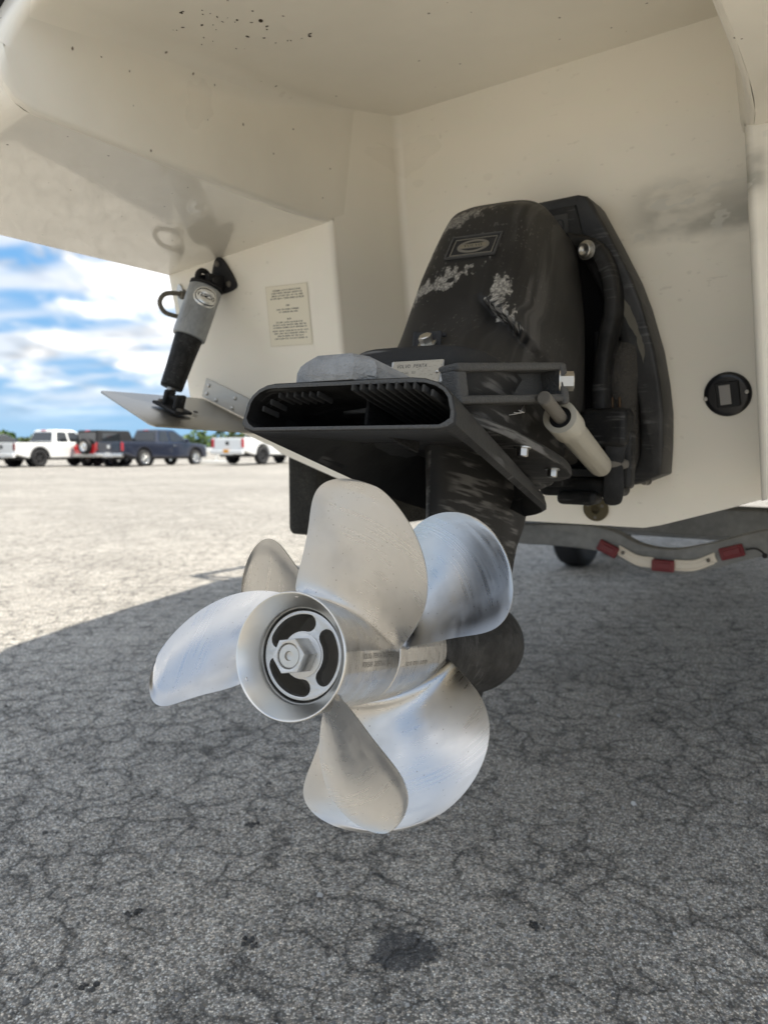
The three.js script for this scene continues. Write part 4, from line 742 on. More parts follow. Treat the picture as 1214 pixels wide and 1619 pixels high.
// --- shield on the transom with its gimbal ring, hoses and bolts (given in the boat's axes)
{
  const prof = [[0.082, 0.0], [0.084, 0.150], [0.089, 0.178], [0.106, 0.219], [0.109, 0.2225], [0.16, 0.2265], [0.218, 0.228], [0.27, 0.2235], [0.327, 0.215], [0.40, 0.196], [0.446, 0.180], [0.51, 0.150], [0.574, 0.118], [0.584, 0.110], [0.589, 0.095], [0.590, 0.0]];
  const side = prof.slice(1, -1).map(([y, w]) => [w, y]);
  const outline = [...side.map(([w, y]) => [CX + w, y]), ...side.slice().reverse().map(([w, y]) => [CX - w, y])];
  const inr = spline([[0.118, 0.176], [0.14, 0.184], [0.23, 0.186], [0.30, 0.166], [0.345, 0.158], [0.42, 0.128], [0.485, 0.096], [0.497, 0.075]].map(([y, w]) => [w, y, 0]), 40).map((q) => [q[0], q[1]]);
  const hole = [...inr.map(([w, y]) => [CX + w, y]), ...inr.slice().reverse().map(([w, y]) => [CX - w, y])].reverse();
  const shear = (g, z0 = 0) => { const P = g.attributes.position; for (let i = 0; i < P.count; i++) P.setZ(i, P.getZ(i) + RAKE * P.getY(i) + z0); g.computeVertexNormals(); return toCreasedNormals(g, 0.6); };
  const sh = mesh('transom_shield', boxUV(B(shear(mergeVertices(extrude(outline, 0.078, 0.006, [hole], 3).deleteAttribute('normal').deleteAttribute('uv')), 0.0))), new THREE.MeshStandardMaterial({ map: rep(mottle, 4), roughness: 0.5, bumpMap: rep(grain, 6), bumpScale: 0.0005 }), drive);
  mesh('back_plate', B(shear(extrude(outline.map(([x, y]) => [CX + (x - CX) * 0.94, lerp(0.3, y, 0.94)]), 0.012, 0.002), 0.001)), M.deep, sh);
  const at = (x, y, h) => [CX + x, y, RAKE * y + h];
  // top cap panel with a small plate
  mesh('cap_panel', B(shear(extrude([[CX - 0.105, 0.505], [CX + 0.105, 0.505], [CX + 0.092, 0.572], [CX - 0.092, 0.572]], 0.006, 0.002), 0.0765)), M.black, sh);
  const cv = document.createElement('canvas'); cv.width = 128; cv.height = 96; const c = cv.getContext('2d');
  c.fillStyle = '#3b3935'; c.fillRect(0, 0, 128, 96); c.fillStyle = '#0d0d0d'; c.font = 'bold 70px serif'; c.fillText('VO', 8, 72);
  const t = new THREE.CanvasTexture(cv); t.colorSpace = THREE.SRGBColorSpace;
  mesh('name_plate', B(grid(2, 2, (u, v) => at(lerp(0.035, 0.078, u), lerp(0.525, 0.560, v), 0.0845))), new THREE.MeshStandardMaterial({ map: t, roughness: 0.5 }), sh);
  // pale dried scrape along the rim
  const scr = grid(4, 24, (u, v) => { const y = lerp(0.455, 0.30, v), k = Math.sin(Math.PI * Math.min(1, v * 1.02 + 0.02)) ** 0.5, mid = lerp(0.150, 0.196, smoothstep(v, 0, 0.9)), w = 0.008 * k * (0.6 + 0.8 * vnoise(v * 14, 3, 700)); return at(mid + (u - 0.5) * 2 * w + 0.004 * (vnoise(v * 20, 9, 701) - 0.5), y, 0.0786); });
  mesh('salt_crust', B(scr), new THREE.MeshStandardMaterial({ color: new THREE.Color().setRGB(0.24, 0.225, 0.185), roughness: 0.9, bumpMap: rep(grain, 6), bumpScale: 0.002 }), sh);
  // gimbal ring: curved bar down the starboard side
  const bar = (pts, r) => { const C = new THREE.CatmullRomCurve3(pts.map((q) => V(...q))), n = 40, fr = []; for (let i = 0; i <= n; i++) { const p = C.getPoint(i / n), a = []; const rw = r[0] * lerp(1, r[2] ?? 1, i / n); for (let k = 0; k < 20; k++) { const t = k / 20 * Math.PI * 2, cc = Math.cos(t), ss = Math.sin(t), T = C.getTangent(i / n), X = V(0, 0, 1).cross(T).normalize(); a.push(p.clone().addScaledVector(X, rw * Math.sign(cc) * Math.abs(cc) ** 0.6).addScaledVector(V(0, 0, 1), r[1] * Math.sign(ss) * Math.abs(ss) ** 0.6).toArray()); } fr.push(a); } return loft(fr.reverse()); };
  const gr = mesh('gimbal_ring', B(bar([[-0.05, 0.515, 0.185], [0.03, 0.513, 0.19], [0.078, 0.492, 0.192], [0.100, 0.445, 0.185], [0.104, 0.395, 0.175], [0.092, 0.335, 0.17], [0.084, 0.27, 0.165], [0.088, 0.20, 0.165], [0.10, 0.11, 0.17]], [0.014, 0.026])), M.black, drive);
  mesh('bolt', B(mergeGeometries([boxUV(lathe([[0.0, 0.004], [0.006, 0.004], [0.0062, 0.009], [0.0105, 0.010], [0.0125, 0.008], [0.0128, 0], [0, 0]], [0.068, 0.489, 0.217], [0.03, 0.47, 0.40], 32)), boxUV(lathe([[0.016, 0], [0.016, 0.002], [0, 0.002]], [0.068, 0.489, 0.2165], [0.03, 0.47, 0.40], 32))])), M.bolt, gr);
  mesh('steering_bracket', B(merge([rbox(0.082, 0.066, 0.05, 0.012).translate(0.103, 0.190, 0.195), rbox(0.04, 0.10, 0.03, 0.008).translate(0.128, 0.135, 0.185)])), M.black, gr);
  mesh('angle_bracket', B(rbox(0.014, 0.075, 0.03, 0.003).rotateZ(0.25).translate(0.052, 0.222, 0.235)), M.zinc, gr);
  // cast elbow and hoses inside the shield
  const el = mesh('exhaust_elbow', B(loft([[0.345, 0.030, 0.080], [0.33, 0.048, 0.082], [0.28, 0.056, 0.085], [0.22, 0.050, 0.08], [0.16, 0.044, 0.07], [0.10, 0.040, 0.06]].map(([y, r, z], i) => { const o = []; for (let k = 0; k < 28; k++) { const a = k / 28 * Math.PI * 2; o.push([0.112 + 0.008 * Math.sin(y * 20) - 0.02 * (0.345 - y) + 0.62 * r * Math.cos(a), y, z + RAKE * y * 0.6 + r * 0.7 * Math.sin(a)]); } return o; }).reverse())), M.castDark, drive);
  mesh('hose', B(tube([[0.070, 0.36, 0.16], [0.072, 0.27, 0.16], [0.080, 0.19, 0.15], [0.085, 0.10, 0.14]], 0.004, 40, 10)), M.rubber, el);
  for (const x of [0.098, 0.111]) mesh('copper_pipe', B(rod([x, 0.245, 0.155], [x + 0.002, 0.165, 0.150], 0.0025)), new THREE.MeshStandardMaterial({ color: new THREE.Color().setRGB(0.10, 0.06, 0.03), roughness: 0.5, metalness: 0.6 }), el);
  mesh('clamp', B(merge([rbox(0.05, 0.045, 0.012, 0.003).translate(0.113, 0.150, 0.158), rbox(0.012, 0.012, 0.02, 0.002).translate(0.134, 0.133, 0.16)])), M.black, el);
  mesh('bolt', B(bolt([0.112, 0.152, 0.165], [0, -0.2, 1], 0.006, 0.006)), M.darkSteel, el);
  for (const [x, y] of [[0.128, 0.375], [0.126, 0.325], [0.148, 0.185], [0.142, 0.096]]) mesh('bolt', B(bolt([x, y, RAKE * y + 0.055], [-0.3, -0.2, 1], 0.0065, 0.012)), M.darkSteel, sh);
  mesh('clamp_block', B(rbox(0.022, 0.055, 0.04, 0.006).translate(0.130, 0.350, 0.115)), M.black, sh);
  mesh('bellows', B((() => { const pr = []; for (let i = 0; i <= 40; i++) pr.push([0.062 + 0.008 * Math.sin(i / 40 * Math.PI * 14), i / 40 * 0.16]); return lathe(pr, [CX, 0.33, 0.08], [CX - 0.01, 0.35, 0.24], 40); })()), M.rubber, drive);
}

// ---------------------------------------------------------------- trailer under the boat (boat's axes)
{
  const tr = thing('boat_trailer', 'galvanised boat trailer under the hull with a wavy rear crossmember and red lights', 'trailer');
  tr.position.copy(BOAT_AT); tr.rotation.y = BOAT_TURN;
  const topP = spline([[-1.05, 0.055], [-0.75, -0.035], [-0.50, -0.085], [-0.36, -0.080], [-0.25, -0.078], [-0.17, -0.090], [-0.09, -0.124], [-0.004, -0.132], [0.096, -0.108], [0.24, -0.060], [0.50, -0.02], [0.95, 0.055]].map(([x, y]) => [x, y, 0]), 110);
  const bar = extrude([...topP.map((q) => [q[0], q[1]]), ...topP.slice().reverse().map((q) => [q[0], q[1] - 0.074 + 0.012 * smoothstep(Math.abs(q[0] + 0.05), 0.15, 0.5)])], 0.05, 0.006);
  const cm = mesh('crossmember', boxUV(bar.translate(0, 0, -0.77)), M.zinc, tr);
  // light bar: three red lamps joined by two cream channels
  const P = [[-0.182, -0.143], [-0.022, -0.1795], [0.157, -0.126]], zL = -0.714;
  const lb = mesh('light_bar', mergeGeometries([[[-0.150, -0.146], [-0.095, -0.171], [-0.050, -0.174]], [[0.008, -0.176], [0.060, -0.172], [0.113, -0.147]]].flatMap((q) => { const o = []; for (const [d, r] of [[-0.0125, 0.0035], [0.0125, 0.0035]]) o.push(boxUV(tube(q.map(([x, y]) => [x, y + d, zL]), r, 20, 8))); for (let i = 0; i < 2; i++) { const [a, b] = [q[i], q[i + 1]], L = Math.hypot(b[0] - a[0], b[1] - a[1]), an = Math.atan2(b[1] - a[1], b[0] - a[0]); o.push(boxUV(rbox(L + 0.006, 0.024, 0.004, 0.001).rotateZ(an).translate((a[0] + b[0]) / 2, (a[1] + b[1]) / 2, zL - 0.002 + i * 0.0004)), boxUV(rbox(L * 0.8, 0.007, 0.004, 0.001).rotateZ(an).translate((a[0] + b[0]) / 2, (a[1] + b[1]) / 2, zL + 0.001))); } return o; })), M.cream, tr);
  P.forEach(([x, y], i) => { const an = [-0.42, 0, 0.32][i]; const r = mesh('marker_lamp', mergeGeometries([boxUV(rbox(0.062, 0.034, 0.014, 0.004).rotateZ(an).translate(x, y, zL + 0.005)), boxUV(rbox(0.046, 0.020, 0.006, 0.003).rotateZ(an).translate(x, y, zL + 0.012))]), M.red, lb); });
  for (const [x, y] of [[-0.138, -0.152], [0.098, -0.154]]) mesh('screw', lathe([[0.006, 0], [0.005, 0.003], [0, 0.0035]], [x, y, zL + 0.002], [x, y, 1], 14), M.darkSteel, lb);
  mesh('lamp_wire', tube([[0.19, -0.117, zL], [0.215, -0.112, zL + 0.006], [0.232, -0.122, zL], [0.236, -0.130, zL - 0.01]], 0.0022, 24, 8), M.rubber, lb);
  mesh('grommet', lathe([[0.007, 0], [0.007, 0.004], [0, 0.005]], [0.237, -0.131, -0.722], [0.237, -0.131, 1], 18), M.rubber, tr);
  // bunks, frame rails, axle, wheels
  for (const s of [-1, 1]) {
    const x = CX + s * 0.625;
    const b = mesh('bunk', boxUV(loft([0.102, 0.098, 0.09, -0.4, -1.2, -2.4, -3.2].map((z, i) => { const k = i < 2 ? [0.036, 0.046][i] : 0.05, h = i < 2 ? 0.006 * (2 - i) : 0, o = []; for (let q = 0; q < 4; q++) { const cx = [1, 1, -1, -1][q], cy = [-1, 1, 1, -1][q]; for (let m = 0; m <= 3; m++) { const a = q * -Math.PI / 2 - Math.PI / 2 * 0 + (m / 3) * Math.PI / 2; const ang = [-Math.PI / 2, 0, Math.PI / 2, Math.PI][q] + (m / 3) * Math.PI / 2; o.push([x + cx * (k - 0.012) + 0.012 * Math.cos(ang), (cy > 0 ? 0.147 - h + 0.02 * s * cx : -0.058 + h) - cy * 0.012 + 0.012 * Math.sin(ang), z]); } } return o; }).reverse(), { crease: 0.9 })), M.carpet, tr);
    mesh('bunk_post', boxUV(rbox(0.05, 0.24, 0.06, 0.004).translate(x, -0.17, -0.1)), M.zinc, b);
    mesh('bunk_post', boxUV(rbox(0.05, 0.24, 0.06, 0.004).translate(x, -0.17, -2.6)), M.zinc, b);
    mesh('frame_rail', boxUV(rbox(0.06, 0.11, 5.4, 0.008).translate(CX + s * 0.80, -0.20, -3.3)), M.zinc, tr);
  }
  mesh('cross_rail', boxUV(merge([rbox(1.7, 0.09, 0.06, 0.008).translate(CX, -0.22, -2.2), rbox(1.7, 0.10, 0.18, 0.008).translate(CX, -0.10, -1.35)])), M.zinc, tr);
  mesh('axle', rod([CX - 1.25, -0.40, -3.75], [CX + 1.25, -0.40, -3.75], 0.035), M.zinc, tr);
  for (const s of [-1, 1]) for (const z of [-3.75, -4.55]) {
    const c = [CX + s * 1.34, -0.385, z];
    const ty = mesh('tyre', lathe([[0.18, -0.09], [0.25, -0.10], [0.298, -0.085], [0.312, -0.05], [0.313, 0.05], [0.298, 0.085], [0.25, 0.10], [0.18, 0.09]], c, [c[0] + s, c[1], c[2]], 48), M.rubber, tr);
    mesh('rim', lathe([[0, 0.05], [0.06, 0.055], [0.075, 0.03], [0.15, 0.035], [0.178, 0.085], [0.19, 0.088]], c, [c[0] + s, c[1], c[2]], 40), M.castSteel, ty);
  }
  for (const s of [-1, 1]) mesh('fender', extrude([...spline([[-0.45, 0, 0], [-0.40, 0.30, 0], [-0.1, 0.40, 0], [0.9, 0.40, 0], [1.2, 0.30, 0], [1.25, 0, 0]], 40).map((q) => [q[0], q[1]]), ...spline([[1.22, 0, 0], [1.17, 0.28, 0], [0.88, 0.375, 0], [-0.08, 0.375, 0], [-0.37, 0.28, 0], [-0.42, 0, 0]], 40).map((q) => [q[0], q[1]])], 0.24, 0.003).rotateY(Math.PI / 2).translate(CX + s * 1.34 - 0.12, -0.36, -3.75), M.zinc, tr);
}

// ---------------------------------------------------------------- pavement details: damp stain, crumbs of asphalt
{
  const blot = (cx, cz, rx, rz, s) => { const a = []; for (let i = 0; i < 110; i++) { const t = i / 110 * Math.PI * 2, k = 0.45 + 0.9 * fbm(3 + Math.cos(t) * 1.8, 3 + Math.sin(t) * 1.8, 4, s) + 0.34 * (vnoise(i * 1.3, 1, s + 9) - 0.5); a.push([cx + rx * k * Math.cos(t), cz + rz * k * Math.sin(t)]); } return a; };
  const damp = M.asphalt.clone(); damp.color = new THREE.Color().setRGB(0.26, 0.26, 0.27); damp.roughness = 0.55; damp.vertexColors = false;
  const lay = (pts) => { const g = new THREE.ShapeGeometry(new THREE.Shape(pts.map(([x, z]) => new THREE.Vector2(x, -z)))).rotateX(-Math.PI / 2).translate(0, 0.0015, 0); const P = g.attributes.position, U = g.attributes.uv; for (let i = 0; i < P.count; i++) U.setXY(i, P.getX(i) / TILE + 0.31, P.getZ(i) / TILE + 0.17); return g; };
  const o = mesh('damp_stain', lay(blot(0.036, -1.185, 0.058, 0.05, 801)), damp); o.userData = { label: 'dark damp spot on the grey asphalt below the propellers', category: 'stain', kind: 'structure' };
  const crumb = new THREE.IcosahedronGeometry(1, 1); { const P = crumb.attributes.position; for (let i = 0; i < P.count; i++) { const k = 0.5 + 0.95 * vnoise(P.getX(i) * 2 + 5, P.getY(i) * 2 + P.getZ(i) * 3 + 5, 820); P.setXYZ(i, P.getX(i) * k, P.getY(i) * k * 0.7, P.getZ(i) * k); } crumb.computeVertexNormals(); }
  const im = new THREE.InstancedMesh(crumb, new THREE.MeshStandardMaterial({ color: 0xffffff, roughness: 0.95 }), 2600), m = new THREE.Matrix4(), c = new THREE.Color();
  for (let i = 0; i < 2600; i++) {
    const d = rr(0.9, 1) + Math.pow(rnd(), 1.6) * 3.4, x = rr(-0.62, 0.62) * d, near = i < 60, gx = near ? [-0.461, -0.47, -0.23, 0.275, -0.30][i % 5] + rr(-0.014, 0.014) : x, gz = near ? [-1.281, -1.10, -1.20, -1.245, -1.6][i % 5] + rr(-0.012, 0.012) : -d, s = near ? rr(0.0018, 0.0048) : rr(0.0012, 0.0036) * (rnd() < 0.04 ? 1.9 : 1);
    m.compose(V(gx, s * 0.35, gz), new THREE.Quaternion().setFromEuler(new THREE.Euler(rnd() * 0.6, rnd() * 6, rnd() * 0.6)), V(s, s, s)); im.setMatrixAt(i, m);
    const t = near ? rr(0.03, 0.08) : rnd() < 0.15 ? rr(0.35, 0.55) : rr(0.07, 0.28); im.setColorAt(i, c.setRGB(t * 1.02, t, t * 0.96));
  }
  im.name = 'loose_grit'; im.castShadow = im.receiveShadow = true; im.userData = { label: 'loose dark crumbs and pale grit scattered on the cracked asphalt', category: 'grit', kind: 'stuff' }; scene.add(im);
}

// ---------------------------------------------------------------- parked vehicles at the far side of the lot
const paint = (r, g, b) => new THREE.MeshPhysicalMaterial({ color: new THREE.Color().setRGB(r, g, b), roughness: 0.4, clearcoat: 1, clearcoatRoughness: 0.06 });
const glass = new THREE.MeshPhysicalMaterial({ color: new THREE.Color().setRGB(0.015, 0.018, 0.02), roughness: 0.06, clearcoat: 1 });
const chrome = new THREE.MeshStandardMaterial({ color: new THREE.Color().setRGB(0.72, 0.72, 0.71), roughness: 0.18, metalness: 1 });
const lampRed = new THREE.MeshPhysicalMaterial({ color: new THREE.Color().setRGB(0.55, 0.012, 0.015), roughness: 0.2, clearcoat: 1 });
const plastic = new THREE.MeshStandardMaterial({ color: new THREE.Color().setRGB(0.02, 0.02, 0.021), roughness: 0.65 });
function wheel(parent, x, z, r, rimMat, s) {
  const t = mesh('wheel', lathe([[r * 0.62, -0.13], [r * 0.9, -0.135], [r * 0.985, -0.11], [r, -0.06], [r, 0.06], [r * 0.985, 0.11], [r * 0.9, 0.135], [r * 0.62, 0.13]], [x, r, z], [x + s, r, z], 36), M.rubber, parent);
  const g = [lathe([[0, 0.085], [r * 0.16, 0.09], [r * 0.2, 0.06], [r * 0.2, 0.0]], [x, r, z], [x + s, r, z], 24), lathe([[r * 0.54, 0.03], [r * 0.58, 0.125], [r * 0.64, 0.132]], [x, r, z], [x + s, r, z], 36), lathe([[0, 0.0], [r * 0.6, 0.0]], [x, r, z], [x + s, r, z], 24)];
  for (let k = 0; k < 6; k++) { const a = k / 6 * Math.PI * 2; g.push(rbox(0.04, r * 0.42, 0.075, 0.01).translate(0, r * 0.37, 0).rotateX(a).translate(x + s * 0.08, r, z)); }
  mesh('rim', merge(g), rimMat, t);
}
const cut = (pts, x0, x1, bev = 0.03) => extrude(pts.map(([z, y]) => [-z, y]), x1 - x0, bev, [], 3).rotateY(-Math.PI / 2).translate(x1, 0, 0).applyMatrix4(new THREE.Matrix4().makeRotationY(Math.PI)).translate(x0 + x1, 0, 0);   // side profile [z aft, y], swept across from x0 to x1
function arc(cz, r, y0, n = 12) { const a = []; for (let i = 0; i <= n; i++) { const t = i / n * Math.PI; a.push([cz + r * Math.cos(t), y0 + r * Math.sin(t)]); } return a; }
function frustum(z0, z1, y0, hw0, tz0, tz1, y1, hw1, r = 0.06) {   // glasshouse: base and top rectangles with rounded corners
  const ringAt = (a, b, y, h) => { const o = []; for (const [cx, cz, s] of [[1, 1, 0], [-1, 1, 1], [-1, -1, 2], [1, -1, 3]]) for (let i = 0; i <= 3; i++) { const t = (s + i / 3) * Math.PI / 2; o.push([cx * (h - r) + r * Math.cos(t), y, (cz > 0 ? a - r : b + r) + r * Math.sin(t)]); } return o.reverse(); };
  const mid = (k) => ringAt(lerp(z0, tz0, k), lerp(z1, tz1, k), lerp(y0, y1, k), lerp(hw0, hw1, k));
  return loft([mid(0), mid(0.9), mid(0.97), ringAt(tz0 - 0.05, tz1 + 0.05, y1 + 0.01, hw1 - 0.05)], { crease: 0.5 });
}
function pane(a, b, c, d, m, parent, name = 'window', off = 0.012) {   // window panel a,b,c,d with a little thickness
  const A = V(...a), n = V(...b).sub(A).cross(V(...d).sub(A)).normalize().multiplyScalar(off), q = [a, b, c, d].map((p) => V(...p));
  const ctr = q.reduce((s, p) => s.add(p), V(0, 0, 0)).multiplyScalar(0.25);
  return mesh(name, loft([q.map((p) => p.clone().sub(n).toArray()), q.map((p) => p.clone().add(n).lerp(ctr, 0.01).toArray())], { crease: 0.3 }), m, parent);
}
function pickup(name, label, o) {
  const t = thing(name, label, 'pickup truck', 'vehicles parked across the lot'), p = o.paint, W = 1.0, R0 = o.wheel ?? 0.40, bel = 1.20;
  const rz = 1.55, fz = -2.05;                                        // axles; tail at z = +2.9, nose at -2.9
  const low = [[2.88, 0.62], [2.88, bel], [-1.5, bel], [-2.55, bel - 0.06], [-2.86, bel - 0.22], [-2.9, 0.55], [-2.8, 0.45], ...arc(fz, 0.50, 0.45, 12).reverse(), ...arc(rz, 0.50, 0.45, 12).reverse(), [2.3, 0.47]];
  mesh('body', cut(low, -W, W, 0.05), p, t);
  mesh('underbody', rbox(1.7, 0.3, 5.0, 0.03).translate(0, 0.5, 0), plastic, t);
  const cab = mesh('cab', frustum(0.72, -1.75, bel - 0.02, 0.93, 0.48, -0.72, 1.86, 0.72), p, t);
  const S = (k, z, hw0 = 0.93, hw1 = 0.72) => [lerp(hw0, hw1, k) + 0.004, lerp(bel - 0.02, 1.86, k), z];
  for (const s of [-1, 1]) for (const [za, zb, zc, zd] of [[0.50, -0.20, -0.16, 0.36], [-0.30, -1.42, -0.74, -0.26]]) { const q = [S(0.10, za), S(0.10, zb), S(0.84, zc), S(0.84, zd)].map(([x, y, z]) => [s * x, y, z]); pane(...q, glass, cab); }
  pane([-0.80, 1.29, 0.708], [0.80, 1.29, 0.708], [0.64, 1.74, 0.546], [-0.64, 1.74, 0.546], glass, cab, 'rear_window');
  pane([-0.82, 1.28, -1.64], [0.82, 1.28, -1.64], [0.66, 1.76, -0.86], [-0.66, 1.76, -0.86], glass, cab, 'windscreen');
  mesh('brake_lamp', rbox(0.34, 0.05, 0.05, 0.012).translate(0, 1.83, 0.50), lampRed, cab);
  mesh('bed_rim', merge([rbox(0.10, 0.05, 2.15, 0.015).translate(0.93, bel + 0.01, 1.80), rbox(0.10, 0.05, 2.15, 0.015).translate(-0.93, bel + 0.01, 1.80), rbox(1.86, 0.05, 0.08, 0.015).translate(0, bel + 0.005, 2.84)]), o.rim ?? plastic, t);
  const tg = mesh('tailgate', rbox(1.52, 0.56, 0.05, 0.02).translate(0, 0.90, 2.885), p, t);
  if (o.emblem) mesh('emblem', rbox(0.2, 0.17, 0.02, 0.03).translate(0, 0.98, 2.915), o.emblem, tg);
  if (o.plate) mesh('number_plate', rbox(0.32, 0.15, 0.015, 0.004).translate(0, 0.62, 3.02), o.plate, t);
  for (const s of [-1, 1]) mesh('tail_lamp', rbox(0.16, o.lampH ?? 0.40, 0.10, 0.025).translate(s * 0.90, 0.98, 2.86), o.lamp ?? lampRed, t);
  mesh('rear_bumper', merge([rbox(1.92, 0.20, 0.18, 0.05).translate(0, 0.57, 2.92), rbox(0.7, 0.10, 0.2, 0.03).translate(0, 0.50, 2.92)]), o.bumper ?? chrome, t);
  mesh('front_bumper', rbox(1.92, 0.24, 0.2, 0.06).translate(0, 0.52, -2.88), o.bumper ?? chrome, t);
  for (const s of [-1, 1]) {
    const m = mesh('mirror', rbox(0.22, 0.20, 0.12, 0.04).translate(s * 1.10, 1.30, -1.30), o.rim ?? plastic, t);
    mesh('headlamp', rbox(0.26, 0.20, 0.10, 0.03).translate(s * 0.82, 0.98, -2.83), chrome, t);
    const dr = mesh('door', rbox(0.016, 0.70, 1.06, 0.02).translate(s * (W - 0.001), 0.83, -0.86), p, t); mesh('handle', rbox(0.03, 0.035, 0.20, 0.01).translate(s * (W + 0.016), 1.04, -0.46), o.bumper ?? chrome, dr);
    if (o.flare) for (const z of [rz, fz]) mesh('wheel_arch', new THREE.TorusGeometry(0.52, 0.055, 8, 24, Math.PI).rotateY(Math.PI / 2).translate(s * W, 0.45, z), plastic, t);
    for (const z of [rz, fz]) wheel(t, s * 0.88, z, R0, o.wheelMat ?? chrome, s);
  }
  if (o.high) t.userData.lift = o.high;
  return t;
}
const place = (t, px, d, turn, s = 1) => { const x = (px - 607) / 1160 * d; t.position.set(x, groundH(x, -d), -d); t.rotation.y = R(turn); t.scale.setScalar(s); };   // px: bearing from the lot's edge
const white = paint(0.78, 0.79, 0.78), navy = paint(0.005, 0.010, 0.028), redP = paint(0.62, 0.008, 0.016);
const dim = paint(0.70, 0.71, 0.70);
place(pickup('pickup_truck', 'white pickup with black wheels and dark arches beside the red jeep-style car', { paint: white, wheelMat: plastic, flare: true, wheel: 0.44, bumper: dim, rim: plastic, lamp: paint(0.18, 0.02, 0.02), lampH: 0.34, emblem: plastic }), 86, 38, -27);
place(pickup('pickup_truck', 'dark blue pickup with chrome bumper and red tail lamps, rightmost of the left cluster', { paint: navy, emblem: chrome, rim: navy, wheel: 0.42, plate: white }), 245, 38.5, -29);
place(pickup('pickup_truck', 'white pickup with red tail lamps and an orange number plate, parked apart', { paint: white, bumper: dim, emblem: plastic, plate: new THREE.MeshStandardMaterial({ color: new THREE.Color().setRGB(0.75, 0.33, 0.02), roughness: 0.5 }), wheelMat: plastic, rim: white, wheel: 0.42 }), 424, 37.5, -30, 1.03);
{
  const t = thing('off_roader', 'red off-road car with black soft top and spare wheel on its tail', 'car', 'vehicles parked across the lot');
  mesh('body', cut([[2.0, 0.55], [2.0, 1.12], [-0.5, 1.12], [-0.6, 1.10], [-2.0, 1.05], [-2.02, 0.6], ...arc(-1.35, 0.48, 0.5, 10).reverse(), ...arc(1.25, 0.48, 0.5, 10).reverse()], -0.85, 0.85, 0.04), redP, t);
  const top = mesh('soft_top', frustum(1.98, -0.55, 1.11, 0.82, 1.86, -0.2, 1.83, 0.74), M.rubber, t);
  for (const s of [-1, 1]) pane([s * 0.815, 1.22, 1.7], [s * 0.815, 1.22, 0.5], [s * 0.76, 1.70, 0.5], [s * 0.76, 1.70, 1.66], glass, top);
  pane([-0.66, 1.22, 1.972], [0.66, 1.22, 1.972], [0.60, 1.72, 1.888], [-0.60, 1.72, 1.888], glass, top, 'rear_window');
  const c = [0.05, 1.02, 2.12];
  const sp = mesh('spare_wheel', lathe([[0.24, -0.11], [0.36, -0.12], [0.40, -0.08], [0.405, 0.08], [0.36, 0.12], [0.24, 0.11]], c, [c[0], c[1], 9], 36), M.rubber, t);
  mesh('rim', lathe([[0, 0.10], [0.08, 0.10], [0.12, 0.06], [0.2, 0.07], [0.245, 0.115]], c, [c[0], c[1], 9], 30), chrome, sp);
  mesh('rear_bumper', rbox(1.6, 0.18, 0.16, 0.04).translate(0, 0.56, 2.06), M.castSteel, t);
  for (const s of [-1, 1]) { mesh('tail_lamp', rbox(0.13, 0.20, 0.08, 0.02).translate(s * 0.78, 0.92, 2.02), lampRed, t); mesh('fender', rbox(0.22, 0.06, 1.0, 0.02).translate(s * 0.90, 1.02, -1.35), plastic, t); mesh('fender', rbox(0.22, 0.06, 1.0, 0.02).translate(s * 0.90, 1.02, 1.25), plastic, t); for (const z of [1.25, -1.35]) wheel(t, s * 0.80, z, 0.41, M.castSteel, s); }
  mesh('roof_lamp', rbox(0.30, 0.07, 0.06, 0.02).translate(0.0, 1.80, 1.90), lampRed, t);
  place(t, 187, 39, -27);
}
{
  const t = thing('parked_car', 'dark car cut by the left edge with red tail lamps and pale rear window', 'car', 'vehicles parked across the lot');
  const dk = paint(0.02, 0.02, 0.024);
  mesh('body', cut([[2.3, 0.5], [2.32, 1.0], [1.9, 1.08], [-1.2, 1.05], [-2.2, 0.9], [-2.3, 0.5], ...arc(-1.45, 0.42, 0.42, 10).reverse(), ...arc(1.4, 0.42, 0.42, 10).reverse()], -0.92, 0.92, 0.06), dk, t);
  const cab = mesh('cabin', frustum(1.95, -1.1, 1.05, 0.84, 1.2, -0.3, 1.52, 0.62), dk, t);
  pane([-0.66, 1.12, 1.85], [0.66, 1.12, 1.85], [0.52, 1.46, 1.32], [-0.52, 1.46, 1.32], glass, cab, 'rear_window');
  for (const s of [-1, 1]) { mesh('tail_lamp', rbox(0.36, 0.18, 0.10, 0.04).translate(s * 0.68, 0.88, 2.28), lampRed, t); pane([s * 0.83, 1.12, 1.3], [s * 0.83, 1.12, -0.7], [s * 0.66, 1.47, -0.25], [s * 0.66, 1.47, 1.05], glass, cab); for (const z of [1.4, -1.45]) wheel(t, s * 0.8, z, 0.34, chrome, s); }
  mesh('rear_bumper', rbox(1.84, 0.22, 0.14, 0.05).translate(0, 0.48, 2.3), dk, t);
  place(t, -6, 37, -27, 1.05);
}
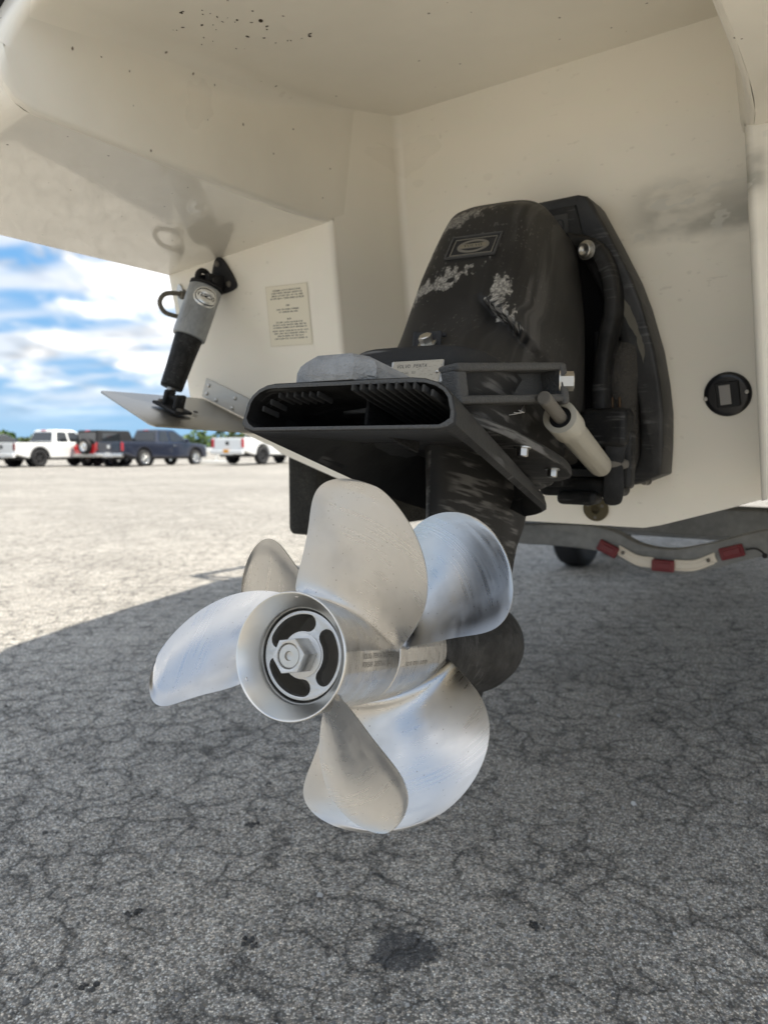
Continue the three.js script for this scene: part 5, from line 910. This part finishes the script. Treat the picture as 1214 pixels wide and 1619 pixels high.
// white trestle barrier between the two right-hand trucks
{
  const t = thing('trestle_barrier', 'low white trestle barrier between the blue and the right-hand white truck', 'barrier');
  mesh('beam', merge([rbox(2.0, 0.22, 0.10, 0.02).translate(0, 0.78, 0), rbox(2.0, 0.12, 0.5, 0.02).translate(0, 0.12, 0.3)]), white, t);
  for (const x of [-0.8, 0, 0.8]) mesh('leg', merge([rbox(0.1, 0.75, 0.08, 0.01).translate(x, 0.40, -0.1), rbox(0.1, 0.72, 0.08, 0.01).rotateX(0.3).translate(x, 0.40, 0.1)]), M.castSteel, t);
  mesh('marker', rbox(0.22, 0.3, 0.1, 0.03).translate(0.1, 0.98, 0), new THREE.MeshStandardMaterial({ color: new THREE.Color().setRGB(0.6, 0.12, 0.05), roughness: 0.6 }), t);
  place(t, 343, 42, 10);
}
// ---------------------------------------------------------------- low wood along the far edge of the lot
{
  const leafs = [], n = 9000, g = new THREE.PlaneGeometry(1, 1, 1, 1); { const P = g.attributes.position; P.setZ(0, 0.15); P.setZ(3, 0.15); g.computeVertexNormals(); }
  const im = new THREE.InstancedMesh(g, new THREE.MeshStandardMaterial({ color: 0xffffff, roughness: 0.9, side: THREE.DoubleSide }), n), m = new THREE.Matrix4(), c = new THREE.Color();
  const crowns = [];
  for (let i = 0; i < 74; i++) { const px = -140 + i * 12.5 + rr(-6, 6), d = rr(170, 230), x = (px - 607) / 1160 * d; const tall = px > 285 && px < 420 ? rr(4.2, 6.4) : px < 130 ? rr(3.8, 5.4) : rr(2.4, 3.8); crowns.push([x, -d, tall + 0.2, rr(1.6, 3.0), rnd()]); }
  for (let i = 0; i < n; i++) {
    const [x, z, h, w, tone] = crowns[i % crowns.length], a = rnd() * 6.283, v = Math.acos(rr(-1, 1)), q = 0.55 + 0.45 * rnd(), s = rr(0.5, 1.1);
    m.compose(V(x + w * q * Math.sin(v) * Math.cos(a), Math.max(0.3, h * 0.55 + h * 0.5 * q * Math.cos(v)), z + w * q * Math.sin(v) * Math.sin(a)), new THREE.Quaternion().setFromEuler(new THREE.Euler(rnd() * 6, rnd() * 6, rnd() * 6)), V(s, s, s)); im.setMatrixAt(i, m);
    const k = rr(0.6, 1.3); im.setColorAt(i, c.setRGB(0.075 * k * (0.8 + 0.5 * tone), 0.12 * k, 0.035 * k));
  }
  im.name = 'distant_wood'; im.castShadow = im.receiveShadow = true; im.userData = { label: 'low strip of green trees far behind the parked trucks', category: 'trees', kind: 'stuff' }; scene.add(im);
}

// ---------------------------------------------------------------- draw
const renderer = new THREE.WebGLRenderer({ antialias: true });
renderer.setSize(767, 1024);
renderer.toneMapping = THREE.LinearToneMapping;
renderer.toneMappingExposure = EXPOSURE;
renderer.shadowMap.enabled = true;
camera.updateProjectionMatrix();
renderer.render(scene, camera);
